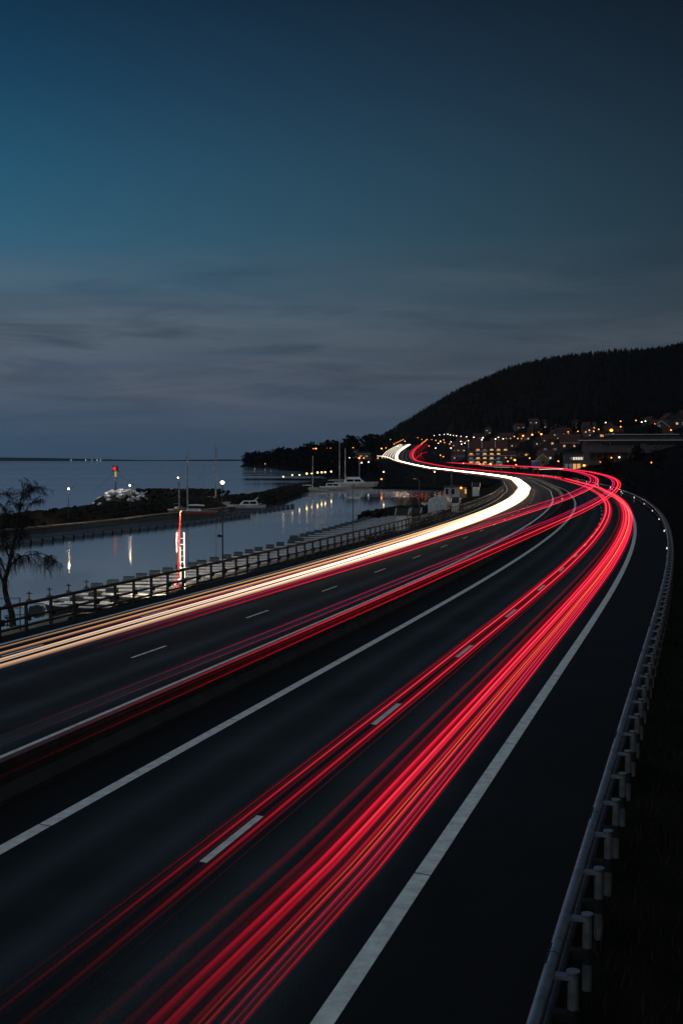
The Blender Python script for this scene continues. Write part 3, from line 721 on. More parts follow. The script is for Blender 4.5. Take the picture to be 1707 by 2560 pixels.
def ring(m,c,R_,r,a0,a1,n=8):
    m.tube([(c[0]+R_*math.cos(a0+(a1-a0)*i/n),c[1],c[2]+R_*math.sin(a0+(a1-a0)*i/n)) for i in range(n+1)],r,7); return m
bu=MB()
for i in range(4): ring(bu,(-.05,-.16,.75),.30,.075,math.pi/2*i+.25,math.pi/2*i+1.32)
rb=bu.build('lifebuoy','redp',ls,True)
for i in range(4): ring(MB(),(-.05,-.16,.75),.30,.085,math.pi/2*i-.26,math.pi/2*i+.26,4).build('white_band','white',rb,True)

# ------------------------------------------------------------------ boats
def hull_mesh(Lh,B,H,bow=1,sheer=.25,flare=.8,n=12,transom=.8):
    m=MB(); rows=[]
    for i in range(n+1):
        u=i/n; w=B/2*(transom+(1-transom)*math.sin(min(1,u*2.2)*math.pi/2)) * (1-max(0,(u-.45)/.55)**2.3)+.02
        x=bow*(u-.5)*Lh; zt=H*(1+sheer*max(0,u-.3)**1.6); over=bow*max(0,u-.6)*Lh*.14
        rows.append([(x+over,-w,zt),(x,-w*flare,H*.35),(x,-w*.55,-.12),(x,0,-.30),(x,w*.55,-.12),(x,w*flare,H*.35),(x+over,w,zt)])
    m.strip(rows); 
    m.add([r for r in rows[0]],[tuple(range(7))]); dk=MB(); dk.strip([[(r[0][0],r[0][1]*.97,r[0][2]-.03),(r[6][0],r[6][1]*.97,r[6][2]-.03)] for r in rows]); return m,dk,rows
def gunwale(rows,r=.05):
    m=MB(); m.tube([q[0] for q in rows],r,5); m.tube([q[6] for q in rows],r,5); return m
def sailboat(x,y,rz,Lh,B,H,mast,label,hullmat,mast_u=.05,cover=True,group='sailing boats in the harbour',deck='white',bow=1):
    t=thing('sailboat',label,'sailboat',(x,y,WZ),rz,group); h,d,rows=hull_mesh(Lh,B,H,bow,.3)
    h.build('hull',hullmat,t,True); d.build('deck',deck,t); gunwale(rows,.04).build('toe_rail','wood',t)
    MB().box((0,0,H+.2),(Lh*.32,B*.5,.42),top=.86).build('cabin','white',t)
    MB().box((0,-B*.245,H+.24),(Lh*.24,.03,.13)).build('cabin_window','glassd',t)
    mx=bow*mast_u*Lh
    MB().tube([(mx,0,H-.1),(mx+.02*bow,0,mast*.5),(mx+.05*bow,0,mast)],[.17,.16,.12],6).build('mast','rail',t)
    MB().tube([(mx-.5,0,mast*.62),(mx+.5,0,mast*.62)],.025,4).build('spreader','rail',t)
    bo=MB().tube([(mx,0,H+1.0),(mx-bow*Lh*.36,0,H+1.0)],.06,6).build('boom','rail',t)
    if cover: MB().tube([(mx-bow*.2,0,H+1.10),(mx-bow*Lh*.18,0,H+1.16),(mx-bow*Lh*.35,0,H+1.08)],[.10,.13,.07],6).build('sail_cover','white',bo)
    for e in (-1,1): MB().tube([(mx+.05*bow,0,mast*.97),(bow*e*Lh*.47,0,H*1.05)],.012,3).build('stay','darksteel',t)
    return t
def cruiser(x,y,rz,Lh,B,H,label,bow=1,arch=True,fly=False,group='motor boats in the harbour',hm='white'):
    t=thing('motorboat',label,'motor boat',(x,y,WZ),rz,group); h,d,rows=hull_mesh(Lh,B,H,bow,.35,.86)
    h.build('hull',hm,t,True); d.build('deck','white',t); gunwale(rows,.045).build('rubbing_strake','rail',t)
    b=bow; cw=B*.72
    c=MB(); P=[(-.30*Lh*b,H),(.22*Lh*b,H),(.10*Lh*b,H+.075*Lh+.3),(-.27*Lh*b,H+.075*Lh+.35)]
    c.add([(px,sy*cw/2*(1 if i<2 else .84),pz) for sy in (-1,1) for i,(px,pz) in enumerate(P)],[(0,1,2,3),(7,6,5,4),(0,4,5,1),(1,5,6,2),(2,6,7,3),(3,7,4,0)]); ca=c.build('cabin','white',t)
    hh=.075*Lh+.3
    for (u0,u1,v0,v1) in ((-.25,-.08,.28,.86),(-.06,.11,.28,.86)):
        MB().add([(u0*Lh*b,-cw/2*.985-.01,H+hh*v0),(u1*Lh*b,-cw/2*.985-.01,H+hh*v0),((u1-.035 if u1>0 else u1)*Lh*b,-cw/2*.88-.01,H+hh*v1),(u0*Lh*b,-cw/2*.88-.01,H+hh*v1)],[(0,1,2,3)]).build('cabin_window','glassd',ca)
    MB().add([(.205*Lh*b,-cw*.42,H+hh*.15),(.205*Lh*b,cw*.42,H+hh*.15),(.125*Lh*b,cw*.36,H+hh*.85),(.125*Lh*b,-cw*.36,H+hh*.85)],[(0,1,2,3)]).build('windscreen','glassd',ca)
    for i in range(4): MB().box((b*Lh*(.08+.075*i),-B/2*(.93-.09*i),H*.66),(.35,.06,.14)).build('porthole','glassd',t)
    if arch:
        z0=H+hh; xa=-.27*Lh*b
        a=MB(); 
        for sy in (-1,1): a.tube([(xa+.10*Lh*b,sy*cw*.40,z0-.1),(xa-.01*Lh*b,sy*cw*.40,z0+.07*Lh)],.10,5)
        a.box((xa-.01*Lh*b,0,z0+.07*Lh),(.35,cw*.85,.12)); ar=a.build('radar_arch','white',t)
        MB().tube([(xa,0,z0+.06*Lh),(xa-.05*Lh*b,0,z0+.15*Lh)],.03,4).build('antenna','rail',ar)
    if fly:
        MB().box((-.06*Lh*b,0,H+hh+.35),(.32*Lh,cw*.8,.6),top=.82).build('flybridge','white',t)
    return t
sailboat(-27.3,225.5,rad(-2),8.8,2.6,.85,9.2+2.95,'red hulled sailboat with white deck and tall bare mast at the jetty','redhull',mast_u=.13,bow=-1)
sailboat(-29.5,268,rad(-6),9.5,2.8,1.0,13.6,'sailboat with a white cover behind the lamp pole and a thin tall mast','white',mast_u=.2,bow=1)
sailboat(-32.5,243,rad(60),5.0,1.8,.6,6.6,'small sailboat with a thin short mast before the dark breakwater','white',cover=False)
sailboat(-9.2,398,rad(4),9.6,2.8,.95,11.6,'white sailboat with slim pale mast near the yellow lamps','white',mast_u=-.02,bow=1)
sailboat(-.8,480,rad(8),13,3.6,1.3,19.0,'large sailboat with the tallest pale mast behind the big yacht','white',mast_u=0)
sailboat(1.2,488,rad(8),12,3.4,1.2,15.0,'large sailboat with the second tallest mast behind the big yacht','white',mast_u=.02)
sailboat(7.2,492,rad(8),9,3,1.1,10.4,'sailboat whose mast stands over the bow of the big yacht','white',mast_u=0)
cruiser(-19.6,253,rad(2),7.8,2.7,.95,'white cabin cruiser with dark wraparound windows moored at the jetty end',bow=-1)
cruiser(5.5,452,rad(6),15.2,4.2,1.9,'big white motor yacht with raked arch and row of portholes',bow=1,fly=True)
cruiser(-2.2,420,rad(3),11,3.2,1.15,'low pale motor boat in front of the big yacht',bow=1,arch=False)
cruiser(20.0,262,rad(-4),5.2,2.4,1.0,'small cabin boat with dark windows behind the wrapped boat',bow=-1,arch=False)
# open boat by the near dock
ob=thing('rowing_boat','dark open boat with pale rim moored at the nearest fingers','boat',(-16.6,78.5,WZ),rad(1),'motor boats in the harbour')
h,d,rows=hull_mesh(4.6,1.7,.85,-1,.3); h.build('hull','walldark',ob,True); gunwale(rows,.06).build('rim','white',ob); MB().box((.4,0,.55),(.3,1.4,.06)).build('thwart','wood',ob); MB().box((-.9,0,.6),(.3,1.2,.06)).build('thwart','wood',ob)
MB().box((2.35,0,.9),(.35,.35,.6)).build('outboard_motor','black',ob)
ob2=dup(ob,(-13.6,84.0,WZ),rad(3),'dark open boat half hidden behind the railing beside the lifebuoy station','motor boats in the harbour')
# wrapped boat on the quay
wb=thing('wrapped_boat','boat shrouded in pale translucent tarpaulin standing on the quay','boat',(19.6,243,-2.9),rad(-12))
m=MB(); rows=[]; rnd=random.Random(4)
for i in range(9):
    u=i/8; y=(u-.5)*8.; w=1.85*(1-.25*max(0,u-.6)*2.)
    rows.append([(px*w+rnd.uniform(-.06,.06),y,pz+rnd.uniform(-.05,.05)) for px,pz in ((-.96,-.2),(-1.0,.9),(-1.0,1.9),(-.9,2.55),(-.45,2.85),(0,3.0),(.5,3.1),(.93,2.9),(1.0,2.0),(1.0,.9),(.96,-.2))])
m.strip(rows); m.add(rows[0],[tuple(range(11))]); m.add(rows[-1],[tuple(range(10,-1,-1))]); tb=m.build('tarpaulin','tarp',wb)
for px in (-.55,.1,.7): MB().tube([(px*1.85,-4.06,-.1),(px*1.6+.1,-4.07,1.5),(px*1.5+.25,-4.03,2.75)],.02,4).build('rope','trim',tb)
# kiosks and huts on the quay
def kiosk(x,y,zb,rz,w,d,h,rh,label,wall='whitep',roof='roofdark',group='small huts on the quay',lit=None):
    t=thing('hut',label,'hut',(x,y,zb),rz,group)
    MB().box((0,0,h/2-.3),(w,d,h+.6)).build('wall',wall,t)
    e=.14
    r=MB(); r.add([(-w/2-e,-d/2-e,h),(w/2+e,-d/2-e,h),(w/2+e,d/2+e,h),(-w/2-e,d/2+e,h),(-w/2-e,0,h+rh),(w/2+e,0,h+rh)],[(0,1,5,4),(2,3,4,5),(0,4,3),(1,2,5),(3,2,1,0)]); rf=r.build('roof',roof,t)
    for sx in (-1,1):
        for sy in (-1,1): MB().tube([(sx*(w/2+e+.03),sy*(d/2+e),h-.02),(sx*(w/2+e+.03),0,h+rh+.02)],.055,4).build('barge_board','trim',rf)
    return t
kiosk(8.2,163,-2.3,rad(-14),1.45,1.5,2.25,.85,'white kiosk with black pitched roof closest to the railing')
kiosk(10.5,171,-2.3,rad(-14),1.1,1.4,2.1,.8,'dark narrow hut right behind the closest white kiosk',wall='walldark')
kiosk(20.7,221,-2.2,rad(-14),1.15,1.6,1.7,1.05,'white hut with big black roof beside the wrapped boat')
kiosk(35.5,322,-2.2,rad(-14),1.7,1.7,2.4,1.1,'white electricity hut with dark roof standing alone near the bend')
hb=thing('harbour_office','white glazed harbour cabin with one orange lit end','cabin',(28.2,312,-2.3),rad(-6))
MB().box((0,0,1.3),(3.9,2.6,3.2)).build('wall','wallwhite',hb); MB().box((.2,-.1,3.0),(4.7,3.4,.22)).build('roof','roofdark',hb)
for i in range(2):
    f=MB().box((-1.2+1.55*i,-1.32,1.55),(.95,.06,1.7)).build('window_frame','trim',hb); MB().box((-1.2+1.55*i,-1.36,1.55),(.72,.03,1.45)).build('pane','glassd',f)
MB().box((2.9,.2,1.2),(1.9,2.0,2.9)).build('annex','wallyellow',hb); MB().box((3.5,-.83,1.6),(.4,.04,1.2)).build('lit_window','winwarm',hb)
MB().ball((2.35,-1.25,2.5),.24,8,6).build('wall_lamp','Lorange2',hb)
TOWN=[(121.9,1854,38.6,'o'),(129.3,1848,38.7,'o'),(136.1,1842,38.0,'o'),(125.9,1632,33.5,'o'),(119.4,1474,29.8,'O'),(120.4,1440,31.0,'o'),(114.7,1362,26.8,'o'),(112.0,1266,24.0,'o'),(112.0,1414,26.7,'w'),(148.8,1856,45.5,'w'),(132.3,1576,40.2,'w'),(128.9,1484,38.8,'w'),(127.0,1428,36.7,'w'),(126.8,1386,35.2,'w'),(127.0,1352,34.1,'w'),(128.3,1314,32.7,'w'),(130.7,1278,31.7,'w'),(134.6,1244,30.5,'w'),(137.3,1186,29.1,'w'),(131.4,1146,26.2,'w'),(125.9,1214,26.6,'w'),(121.7,1248,26.4,'w'),(115.7,1178,22.7,'w'),(118.4,1174,23.4,'w'),(117.9,1316,26.9,'w'),(103.7,1158,18.6,'w'),(97.7,1268,19.7,'w'),(66.1,1438,23.4,'w'),(86.3,1662,32.7,'w'),(77.4,1936,40.0,'w'),(140.9,1860,44.5,'w'),(45.8,1398,20.5,'O'),(50.9,1398,21.1,'o'),(30.1,1012,8.9,'o'),(101.6,1420,23.6,'o'),(116.8,1870,41.4,'o'),(87.9,1086,11.6,'o'),(87.8,1054,10.3,'o'),(89.7,900,4.9,'o'),(86.0,760,4.9,'o'),(88.2,760,4.9,'o'),(87.8,720,4.9,'O'),(15.2,440,3.0,'y'),(32.4,425,3.2,'y'),(14.4,440,0.4,'o'),(136.7,1186,28.9,'w'),(140.9,1098,27.6,'w'),(139.6,1056,25.7,'w'),(136.7,1086,26.0,'w'),(147.5,1044,27.4,'o'),(143.9,998,24.9,'o'),(150.8,1016,27.4,'O'),(155.0,994,27.9,'O'),(157.4,964,27.7,'O'),(164.9,890,27.8,'o'),(166.2,860,27.5,'o'),(167.3,826,27.4,'o'),(163.7,794,26.0,'o'),(168.6,802,27.4,'o'),(189.1,876,34.2,'w'),(163.2,740,25.3,'X'),(189.3,830,33.6,'o'),(171.6,752,27.8,'o'),(187.2,778,32.5,'o'),(179.6,732,30.0,'w'),(181.8,732,30.5,'w'),(169.0,660,26.7,'o'),(146.0,542,20.6,'o'),(111.5,440,6.4,'o'),(101.8,718,7.3,'O'),(84.4,620,6.6,'o'),(105.6,686,8.3,'o'),(88.6,620,4.9,'o'),(88.7,500,6.8,'o'),(114.4,540,6.4,'o'),(121.7,545,6.2,'O'),(-131.6,1850,3.1,'y'),(-147.7,1900,-1.3,'w'),(-109.3,1750,2.0,'w'),(-98.5,1700,2.2,'w'),(-65.6,1616,11.8,'w'),(-58.9,1500,5.2,'w'),(-47.7,1384,8.3,'w'),(-43.7,1448,11.3,'w'),(-45.1,1572,17.3,'w'),(-41.6,1420,5.7,'w'),(-18.7,1346,14.6,'w'),(-15.6,1098,7.4,'w'),(-40.2,1606,19.3,'o'),(-30.5,1320,19.6,'o'),(-27.6,1320,19.7,'O'),(-18.3,1320,19.6,'o'),(-15.5,1310,19.8,'o'),(-11.4,1300,19.9,'o'),(0.1,1250,19.2,'o'),(3.0,1310,19.8,'o'),(7.5,1260,19.0,'w'),(11.9,1250,19.9,'o'),(6.8,1022,9.2,'w'),(14.3,986,8.9,'O'),(17.9,980,8.9,'o'),(15.5,700,6.1,'w'),(11.6,700,5.8,'w'),(54.9,1992,29.3,'w'),(53.7,2294,32.7,'o')]

def near(p): return p
seen={}
ZN=(( lambda x,y,c: y>1150 and x>60 and c in 'w','white street lamp high on the far hillside above the climb','white street lamps on the far hillside'),
    ( lambda x,y,c: y>1150 and x>60 and c in 'oOX','orange street lamp beside the far climb of the motorway','orange street lamps beside the far climb'),
    ( lambda x,y,c: x<20 and c in 'oO','orange street lamp among the trees of the headland','orange lamps on the headland'),
    ( lambda x,y,c: x<=60 and c in 'wy' ,'small white lamp among the dark trees of the headland','white lamps on the headland'),
    ( lambda x,y,c: x<=60 ,'orange lamp at the foot of the far climb','orange lamps at the foot of the climb'),
    ( lambda x,y,c: y>950 and c=='w','white street lamp above the terraced flats','white street lamps above the flats'),
    ( lambda x,y,c: y>900 and c in 'oOX' and _ >20,'orange street lamp in the row above the terraced flats','orange lamps above the flats'),
    ( lambda x,y,c: c=='w','white street lamp on the upper slope over the long white building','white street lamps on the upper slope'),
    ( lambda x,y,c: _>18,'orange street lamp among the houses on the upper slope','orange street lamps on the upper slope'),
    ( lambda x,y,c: True,'orange street lamp along the road below the flats','orange street lamps below the flats'))
SPEC={'X':'big glaring sodium lamp, brightest of the hillside town','y':None}
def zone(x,y,z,c):
    global _; _=z
    for f,l,g in ZN:
        if f(x,y,c): return l,g
for i,(x,y,z_,c) in enumerate(TOWN):
    l,g=zone(x,y,z_,c)
    if c=='X': l,g=SPEC['X'],None
    if (x,y) in ((15.2,440),(32.4,425)): l,g={15:'yellow lamp on the quay beyond the big yacht',32:'yellow lamp on the quay below the white streaks'}[int(x)],'yellow quay lamps'
    r={'w':.40,'o':.46,'O':.70,'y':.36,'X':1.1}[c]*(.42+.58*min(1.2,y/900.))
    street_lamp(x,float(y),z_,c,l,g,r=r,pr=.09,watt=0)
# two rows of lamps up the climb
for i in range(6):
    s=1480+i*45
    for o,c in ((-16,'o'),(17,'o')):
        p=RP(s,o,8.); street_lamp(p[0],p[1],p[2],c,'orange lamp in the rows lining the far climb','orange lamps lining the far climb',r=.5,pr=.09)
# lights on the far shore
for x,y in ((-3120,14100),(-2960,14150),(-2890,14150),(-2830,14150),(-2790,14150)):
    t=thing('shore_light','tiny white light on the far shore of the lake','light',(x,y,-3),0,'lights on the far shore')
    MB().tube([(0,0,0),(0,0,9)],1.0,4).build('pole','darksteel',t); MB().ball((0,0,11),2.4,6,4).build('lamp_head','Lwhite',t)

# ------------------------------------------------------------------ woods
def conifer(m,x,y,z,h,w,rnd,n=6):
    k=3
    for j in range(k):
        zb=z+h*(.10+.27*j); zt=z+h*(.52+.24*j); rr=w*(1-.27*j)*rnd.uniform(.85,1.15); a0=rnd.uniform(0,6)
        V=[(x+rr*math.cos(a0+6.283*i/n)*(1 if i%2 else .72),y+rr*math.sin(a0+6.283*i/n)*(1 if i%2 else .72),zb) for i in range(n)]+[(x+rnd.uniform(-.1,.1)*w,y,zt)]
        m.add(V,[(i,(i+1)%n,n) for i in range(n)])
def crown(m,x,y,z,h,w,rnd,q=46):
    # bare crown: many small ragged twig clumps through an egg shaped volume
    for j in range(q):
        u=rnd.random()**.45; a=rnd.uniform(0,6.283); ph=rnd.uniform(-1.2,1.45)
        c=(x+w*u*math.cos(ph)*math.cos(a),y+w*u*math.cos(ph)*math.sin(a),z+h*.60+h*.40*u*math.sin(ph)); s=w*rnd.uniform(.12,.30)
        V=[(c[0]+rnd.uniform(-s,s),c[1]+rnd.uniform(-s,s),c[2]+rnd.uniform(-s,s)*1.1) for _i in range(4)]
        m.add(V,[(0,1,2),(0,2,3),(1,3,2)])
    m.tube([(x,y,z-.5),(x,y,z+h*.62)],[w*.07,w*.03],4,False)
rnd=random.Random(11)
mc=MB(); md=MB(); n=0
xcY=lambda y: float(np.interp(y,_C[:,1],_C[:,0]))
while n<5200:
    y=rnd.uniform(930,2330); x=rnd.uniform(40,900)
    if y<1550 and rnd.random()<.45: continue
    o=x-xcY(y)
    if (y<1740 and o<52) : continue
    if y<1300 and x<30+ (y-900)*.35+70: continue
    if abs((x-853.5+853.5)/y)>.32: continue
    z=TZ(x,y)
    if y<1250 and z<28: continue
    if rnd.random()<.42: conifer(mc,x,y,z-.5,rnd.uniform(8,15),rnd.uniform(2.2,3.2),rnd)
    else: crown(md,x,y,z,rnd.uniform(7,12),rnd.uniform(2.8,4.4),rnd,14)
    n+=1
kind(mc.build('hill_conifer_forest','conifer'),'stuff'); kind(md.build('hill_bare_forest','bare'),'stuff')
# conifers that stand out along the ridge
def ridge_y(x):
    ys_=np.arange(1700,2330,10.); zz=(terrain(np.full_like(ys_,x),ys_)-7.28)/ys_; return float(ys_[zz.argmax()])
cproto=[]
for k in range(3):
    m=MB(); r_=random.Random(50+k); conifer(m,0,0,0,1,.20+.03*k,r_,8); m.tube([(0,0,-.05),(0,0,.3)],.02,4,False)
    t=thing('conifer','',"tree",(0,0,0)); m.build('crown','conifer',t); cproto.append(t)
used=[0,0,0]
for i in range(66):
    sx=rnd.uniform(935,1705); Dg=2150.; x=(sx-853.5)/3048*Dg; yy=ridge_y(x); x=(sx-853.5)/3048*yy
    h=rnd.uniform(7,11.5) if i%4 else rnd.uniform(12.5,15.5); k=i%3; loc=(x,yy-2,TZ(x,yy)-.5)
    lab=('tall pointed conifer rising above the forest ridge of the hill' if h>12 else 'small pointed conifer on the forest ridge of the hill'); gp='tall conifers on the ridge' if h>12 else 'small conifers on the ridge'
    if not used[k]: t=cproto[k]; t.location=loc; t.scale=(h,h,h); t['label']=lab; t['group']=gp; used[k]=1
    else: dup(cproto[k],loc,rnd.uniform(0,6),lab,gp,h)
# headland wood and shore bushes
mw=MB(); n=0
shx=lambda y: float(np.interp(y,_SHY,_SHX))
while n<900:
    y=rnd.uniform(640,2050); xs_=shx(y); xe=xcY(y)-26
    x=rnd.uniform(xs_+1,xe)
    if rnd.random()>min(1,.35+(x-xs_)/60.+(y-640)/2500.): continue
    if y<1450 and x>xe-28: continue
    z=TZ(x,y)
    hh=(rnd.uniform(5,9) if y<1000 else rnd.uniform(9,17))*(.75 if x-xs_<14 else 1)
    if y<1250 and x>xe-20: hh*=.5
    crown(mw,x,y,z,hh,hh*rnd.uniform(.33,.46),rnd,26); n+=1
for i in range(170):
    y=rnd.uniform(432,900); x=rnd.uniform(max(shx(y)+3,xcY(y)-75),xcY(y)-19); z=TZ(x,y)
    hh=rnd.uniform(.7,1.7); crown(mw,x,y,z,hh,hh*.6,rnd,14)
kind(mw.build('headland_wood','bare'),'stuff')
tp=[]
for k in range(3):
    m=MB(); r_=random.Random(80+k); crown(m,0,0,0,1,.42,r_,150)
    t=thing('bare_tree','','tree',(0,0,0)); m2=MB().tube([(0,0,-.05),(.01,0,.3),(0,.01,.62)],[.035,.028,.012],5,False); m2.build('trunk','bark',t); m.build('crown','bare',t); tp.append(t)
HT=[(622,1650,13),(645,1640,17),(668,1600,14),(690,1620,17),(702,1560,19),(722,1500,16),(755,1480,17),(779,1500,22),(805,1450,21),(822,1460,24),(838,1440,23),(872,1400,27),(886,1400,27),(918,1380,33),(930,1400,33),(942,1420,30),(860,1420,20),(740,1490,15),(632,1650,14),(711,1540,16),(765,1480,20),(790,1470,18)]
used=[0,0,0]
for i,(sx,y,top) in enumerate(HT):
    x=(sx-853.5)/3048*y; z=TZ(x,y); h=max(8,min(24,top*1.25+2-z)) ; k=i%3; loc=(x,y,z-.3)
    lab='big round bare tree on the crest of the headland' if h>14 else 'bare tree at the skyline of the headland wood'; gp='big trees on the headland' if h>14 else 'trees at the headland skyline'
    if not used[k]: t=tp[k]; t.location=loc; t.scale=(h,h,h); t['label']=lab; t['group']=gp; used[k]=1
    else: dup(tp[k],loc,rnd.uniform(0,6),lab,gp,h)
# dark trees and shrubs in the town
TT=[(1515,430,9,'dark bare tree in front of the long white building'),(1590,470,8,'bare tree before the end of the long white building'),(1416,420,5,'slim bare tree before the glazed building'),(1290,640,8,'bare tree lit orange by the lamp below the flats'),(1545,560,9,'dark tree behind the long white building'),(1630,600,10,'dark tree beside the gabled house highest up the slope'),(1330,560,6,'small bare tree behind the blue sign board')]
for i,(sx,y,h,lab) in enumerate(TT):
    x=(sx-853.5)/3048*y; dup(tp[i%3],(x,y,TZ(x,y)-.3),rnd.uniform(0,6),lab,'trees in the town',h)
mt=MB()
for i in range(420):
    y=rnd.uniform(300,930); x=xcY(y)+rnd.uniform(19,30+max(0,(y-300)*.45)+60)
    if x/y>.34: continue
    hh=rnd.uniform(1.5,6.); crown(mt,x,y,TZ(x,y)-.3,hh,hh*.55,rnd,16)
kind(mt.build('town_shrubs','bare'),'stuff')

# ------------------------------------------------------------------ houses of the town
def windows(parent,wall_y,items,mat_frame='trim'):
    for (x,zc,w,h,mat) in items:
        f=MB().box((x,wall_y-.03,zc),(w+.22,.08,h+.22)).build('window_frame',mat_frame,parent); MB().box((x,wall_y-.075,zc),(w,.03,h)).build('pane',mat,f)
def gable_house(x,y,rz,w,d,h,rh,label,wall,win,roof='roofred',ridge='y',barge='trim',group='houses on the slope'):
    zb=TZ(x,y); t=thing('house',label,'house',(x,y,zb),rz,group)
    m=MB(); m.box((0,0,h/2-1.5),(w,d,h+3))
    if ridge=='y': m.add([(-w/2,-d/2,h),(w/2,-d/2,h),(0,-d/2,h+rh),(-w/2,d/2,h),(w/2,d/2,h),(0,d/2,h+rh)],[(0,1,2),(5,4,3)])
    else: m.add([(-w/2,-d/2,h),(-w/2,d/2,h),(-w/2,0,h+rh),(w/2,-d/2,h),(w/2,d/2,h),(w/2,0,h+rh)],[(2,1,0),(3,4,5)])
    m.build('wall',wall,t); e=.5; th=.22; r=MB(); k=rh/(w/2 if ridge=='y' else d/2)
    if ridge=='y':
        for sx in (-1,1): r.add([(sx*(w/2+e),-d/2-e,h-k*e+.06),(0,-d/2-e,h+rh+.06),(0,d/2+e,h+rh+.06),(sx*(w/2+e),d/2+e,h-k*e+.06)]+[(sx*(w/2+e),-d/2-e,h-k*e+.06+th),(0,-d/2-e,h+rh+.06+th),(0,d/2+e,h+rh+.06+th),(sx*(w/2+e),d/2+e,h-k*e+.06+th)],[(0,1,2,3),(7,6,5,4),(0,4,5,1),(1,5,6,2),(2,6,7,3),(3,7,4,0)])
    else:
        for sy in (-1,1): r.add([(-w/2-e,sy*(d/2+e),h-k*e+.06),(-w/2-e,0,h+rh+.06),(w/2+e,0,h+rh+.06),(w/2+e,sy*(d/2+e),h-k*e+.06)]+[(-w/2-e,sy*(d/2+e),h-k*e+.06+th),(-w/2-e,0,h+rh+.06+th),(w/2+e,0,h+rh+.06+th),(w/2+e,sy*(d/2+e),h-k*e+.06+th)],[(0,1,2,3),(7,6,5,4),(0,4,5,1),(1,5,6,2),(2,6,7,3),(3,7,4,0)])
    rf=r.build('roof',roof,t); MB().box((w*.15,d*.1,h+rh*.9),(.7,.7,1.6)).build('chimney','walldark',rf)
    if ridge=='y':
        for sx in (-1,1): MB().tube([(sx*(w/2+e),-d/2-e-.06,h-k*e+.15),(0,-d/2-e-.06,h+rh+.2)],.16,4).build('barge_board',barge,t)
    else: MB().box((0,-d/2-e-.03,h-k*e+.1),(w+2*e,.1,.22)).build('gutter',barge,t)
    windows(t,-d/2,win); return t
gable_house(131,770,rad(-8),13,11,6.4,4.6,'dark gabled house with a lit attic window above the small sign-side house','walldark',[(1.6,8.2,1.3,1.1,'winwarm'),(-2.8,4.3,1.6,1.2,'windim'),(3.2,4.3,1.6,1.2,'windim'),(-2.5,1.2,1.4,.9,'winpink')],barge='wallgrey')
gable_house(114.5,696,rad(-8),7.0,8,3.4,3.0,'small ochre house with white barge boards near the blue sign','wallyellow',[],roof='roofdark')
gable_house(171,655,rad(-12),8.2,9,4.6,3.2,'grey gabled house with white barge boards highest up the slope','wallgrey',[(1.0,1.9,1.5,1.3,'winwhite'),(-1.2,5.3,1.2,1.,'windim')],roof='roofdark')
gable_house(155,742,rad(-8),10.5,9,5.0,3.6,'dark house with two lit windows left of the glaring lamp','walldark',[(-2.2,2.8,1.7,1.3,'winwarm'),(2.6,6.0,2.0,1.3,'winorange')],barge='wallgrey')
gable_house(158,700,rad(-8),9.5,9,3.6,3.2,'dark gabled house directly below the glaring lamp','walldark',[],barge='wallgrey')
gable_house(154,825,rad(-6),14,9,4.6,3.4,'long dark house with a pinkish window on the slope','walldark',[(-4,2.4,2.8,1.1,'winpink'),(2.,2.2,1.1,1.1,'windim')],ridge='x',barge='wallgrey')
gable_house(149,800,rad(-6),12,8,3.8,3.0,'low dark house with warm windows on the slope','walldark',[(-3.5,1.6,1.3,1.2,'winwarm'),(3.,1.6,1.,1.2,'winwarm')],ridge='x')
gable_house(190,690,rad(-12),10,9,4.2,3.2,'dark house with warm window at the edge of the upper slope','walldark',[(-1,2.2,1.2,1.1,'winwarm'),(2.4,2.2,1.2,1.1,'windim')],barge='wallgrey')
gable_house(116,850,rad(-4),9,8,4.4,3.0,'grey house with small warm windows beside the flats','wallgrey',[(-2,2.6,1.1,1.,'winwarm'),(1.6,2.6,1.1,1.,'winorange')],ridge='x')
gable_house(100,1050,rad(-4),11,8,4.0,3.0,'pale red lit house by the far slip road','wallgrey',[(-3,2.2,1.2,1.1,'winpink')],ridge='x')
gable_house(7.5,1240,rad(0),17,10,6.5,2.0,'white flat building among the trees of the headland','wallwhite',[(-4,3.5,2.,1.4,'winwhite'),(0,3.5,1.6,1.4,'windim'),(5,3.5,1.6,1.4,'winwarm')],roof='roofdark',ridge='x',group='buildings on the headland')
gable_house(22,1225,rad(0),14,10,5.4,1.8,'dim long building with orange lights on the headland','wallgrey',[(-3,3,1.8,1.2,'winorange'),(3,3,1.8,1.2,'winpink')],roof='roofdark',ridge='x',group='buildings on the headland')
# more small dark houses of the slope, each with a lit window or two
protoH=[]
for k,(w,d_,h,rh,ws,rd,wl) in enumerate(((8,8,3.6,3.2,[(-1.6,1.8,.9,1.,'winwarm'),(1.6,1.8,.9,1.,'glassd')],'y','walldark'),(10,8,3.4,2.8,[(-2.8,1.8,1.,1.,'winorange'),(0,1.8,1.,1.,'glassd'),(2.8,1.8,1.,1.,'winwhite')],'x','wallgrey'),(7.5,8,5.4,3.0,[(-1.4,3.9,.9,1.,'winwarm'),(1.5,1.4,.9,1.,'winwarm'),(1.5,3.9,.9,1.,'glassd')],'y','wallgrey'),(11,8,4.2,3.0,[(-3.2,2.2,1.,1.,'glassd'),(-.8,2.2,1.,1.,'winpink'),(3,2.2,1.,1.,'winwarm')],'x','walldark'))):
    protoH.append(gable_house(150+8*k,930+10*k,rad(-6+4*k),w,d_,h,rh,['small dark gabled house with one warm window','low grey house with an orange and a white window','tall narrow grey house with two warm windows','long dark house with a pink and a warm window'][k]+' on the crowded slope',wl,ws,ridge=rd,barge='wallgrey',group='small houses on the crowded slope'))
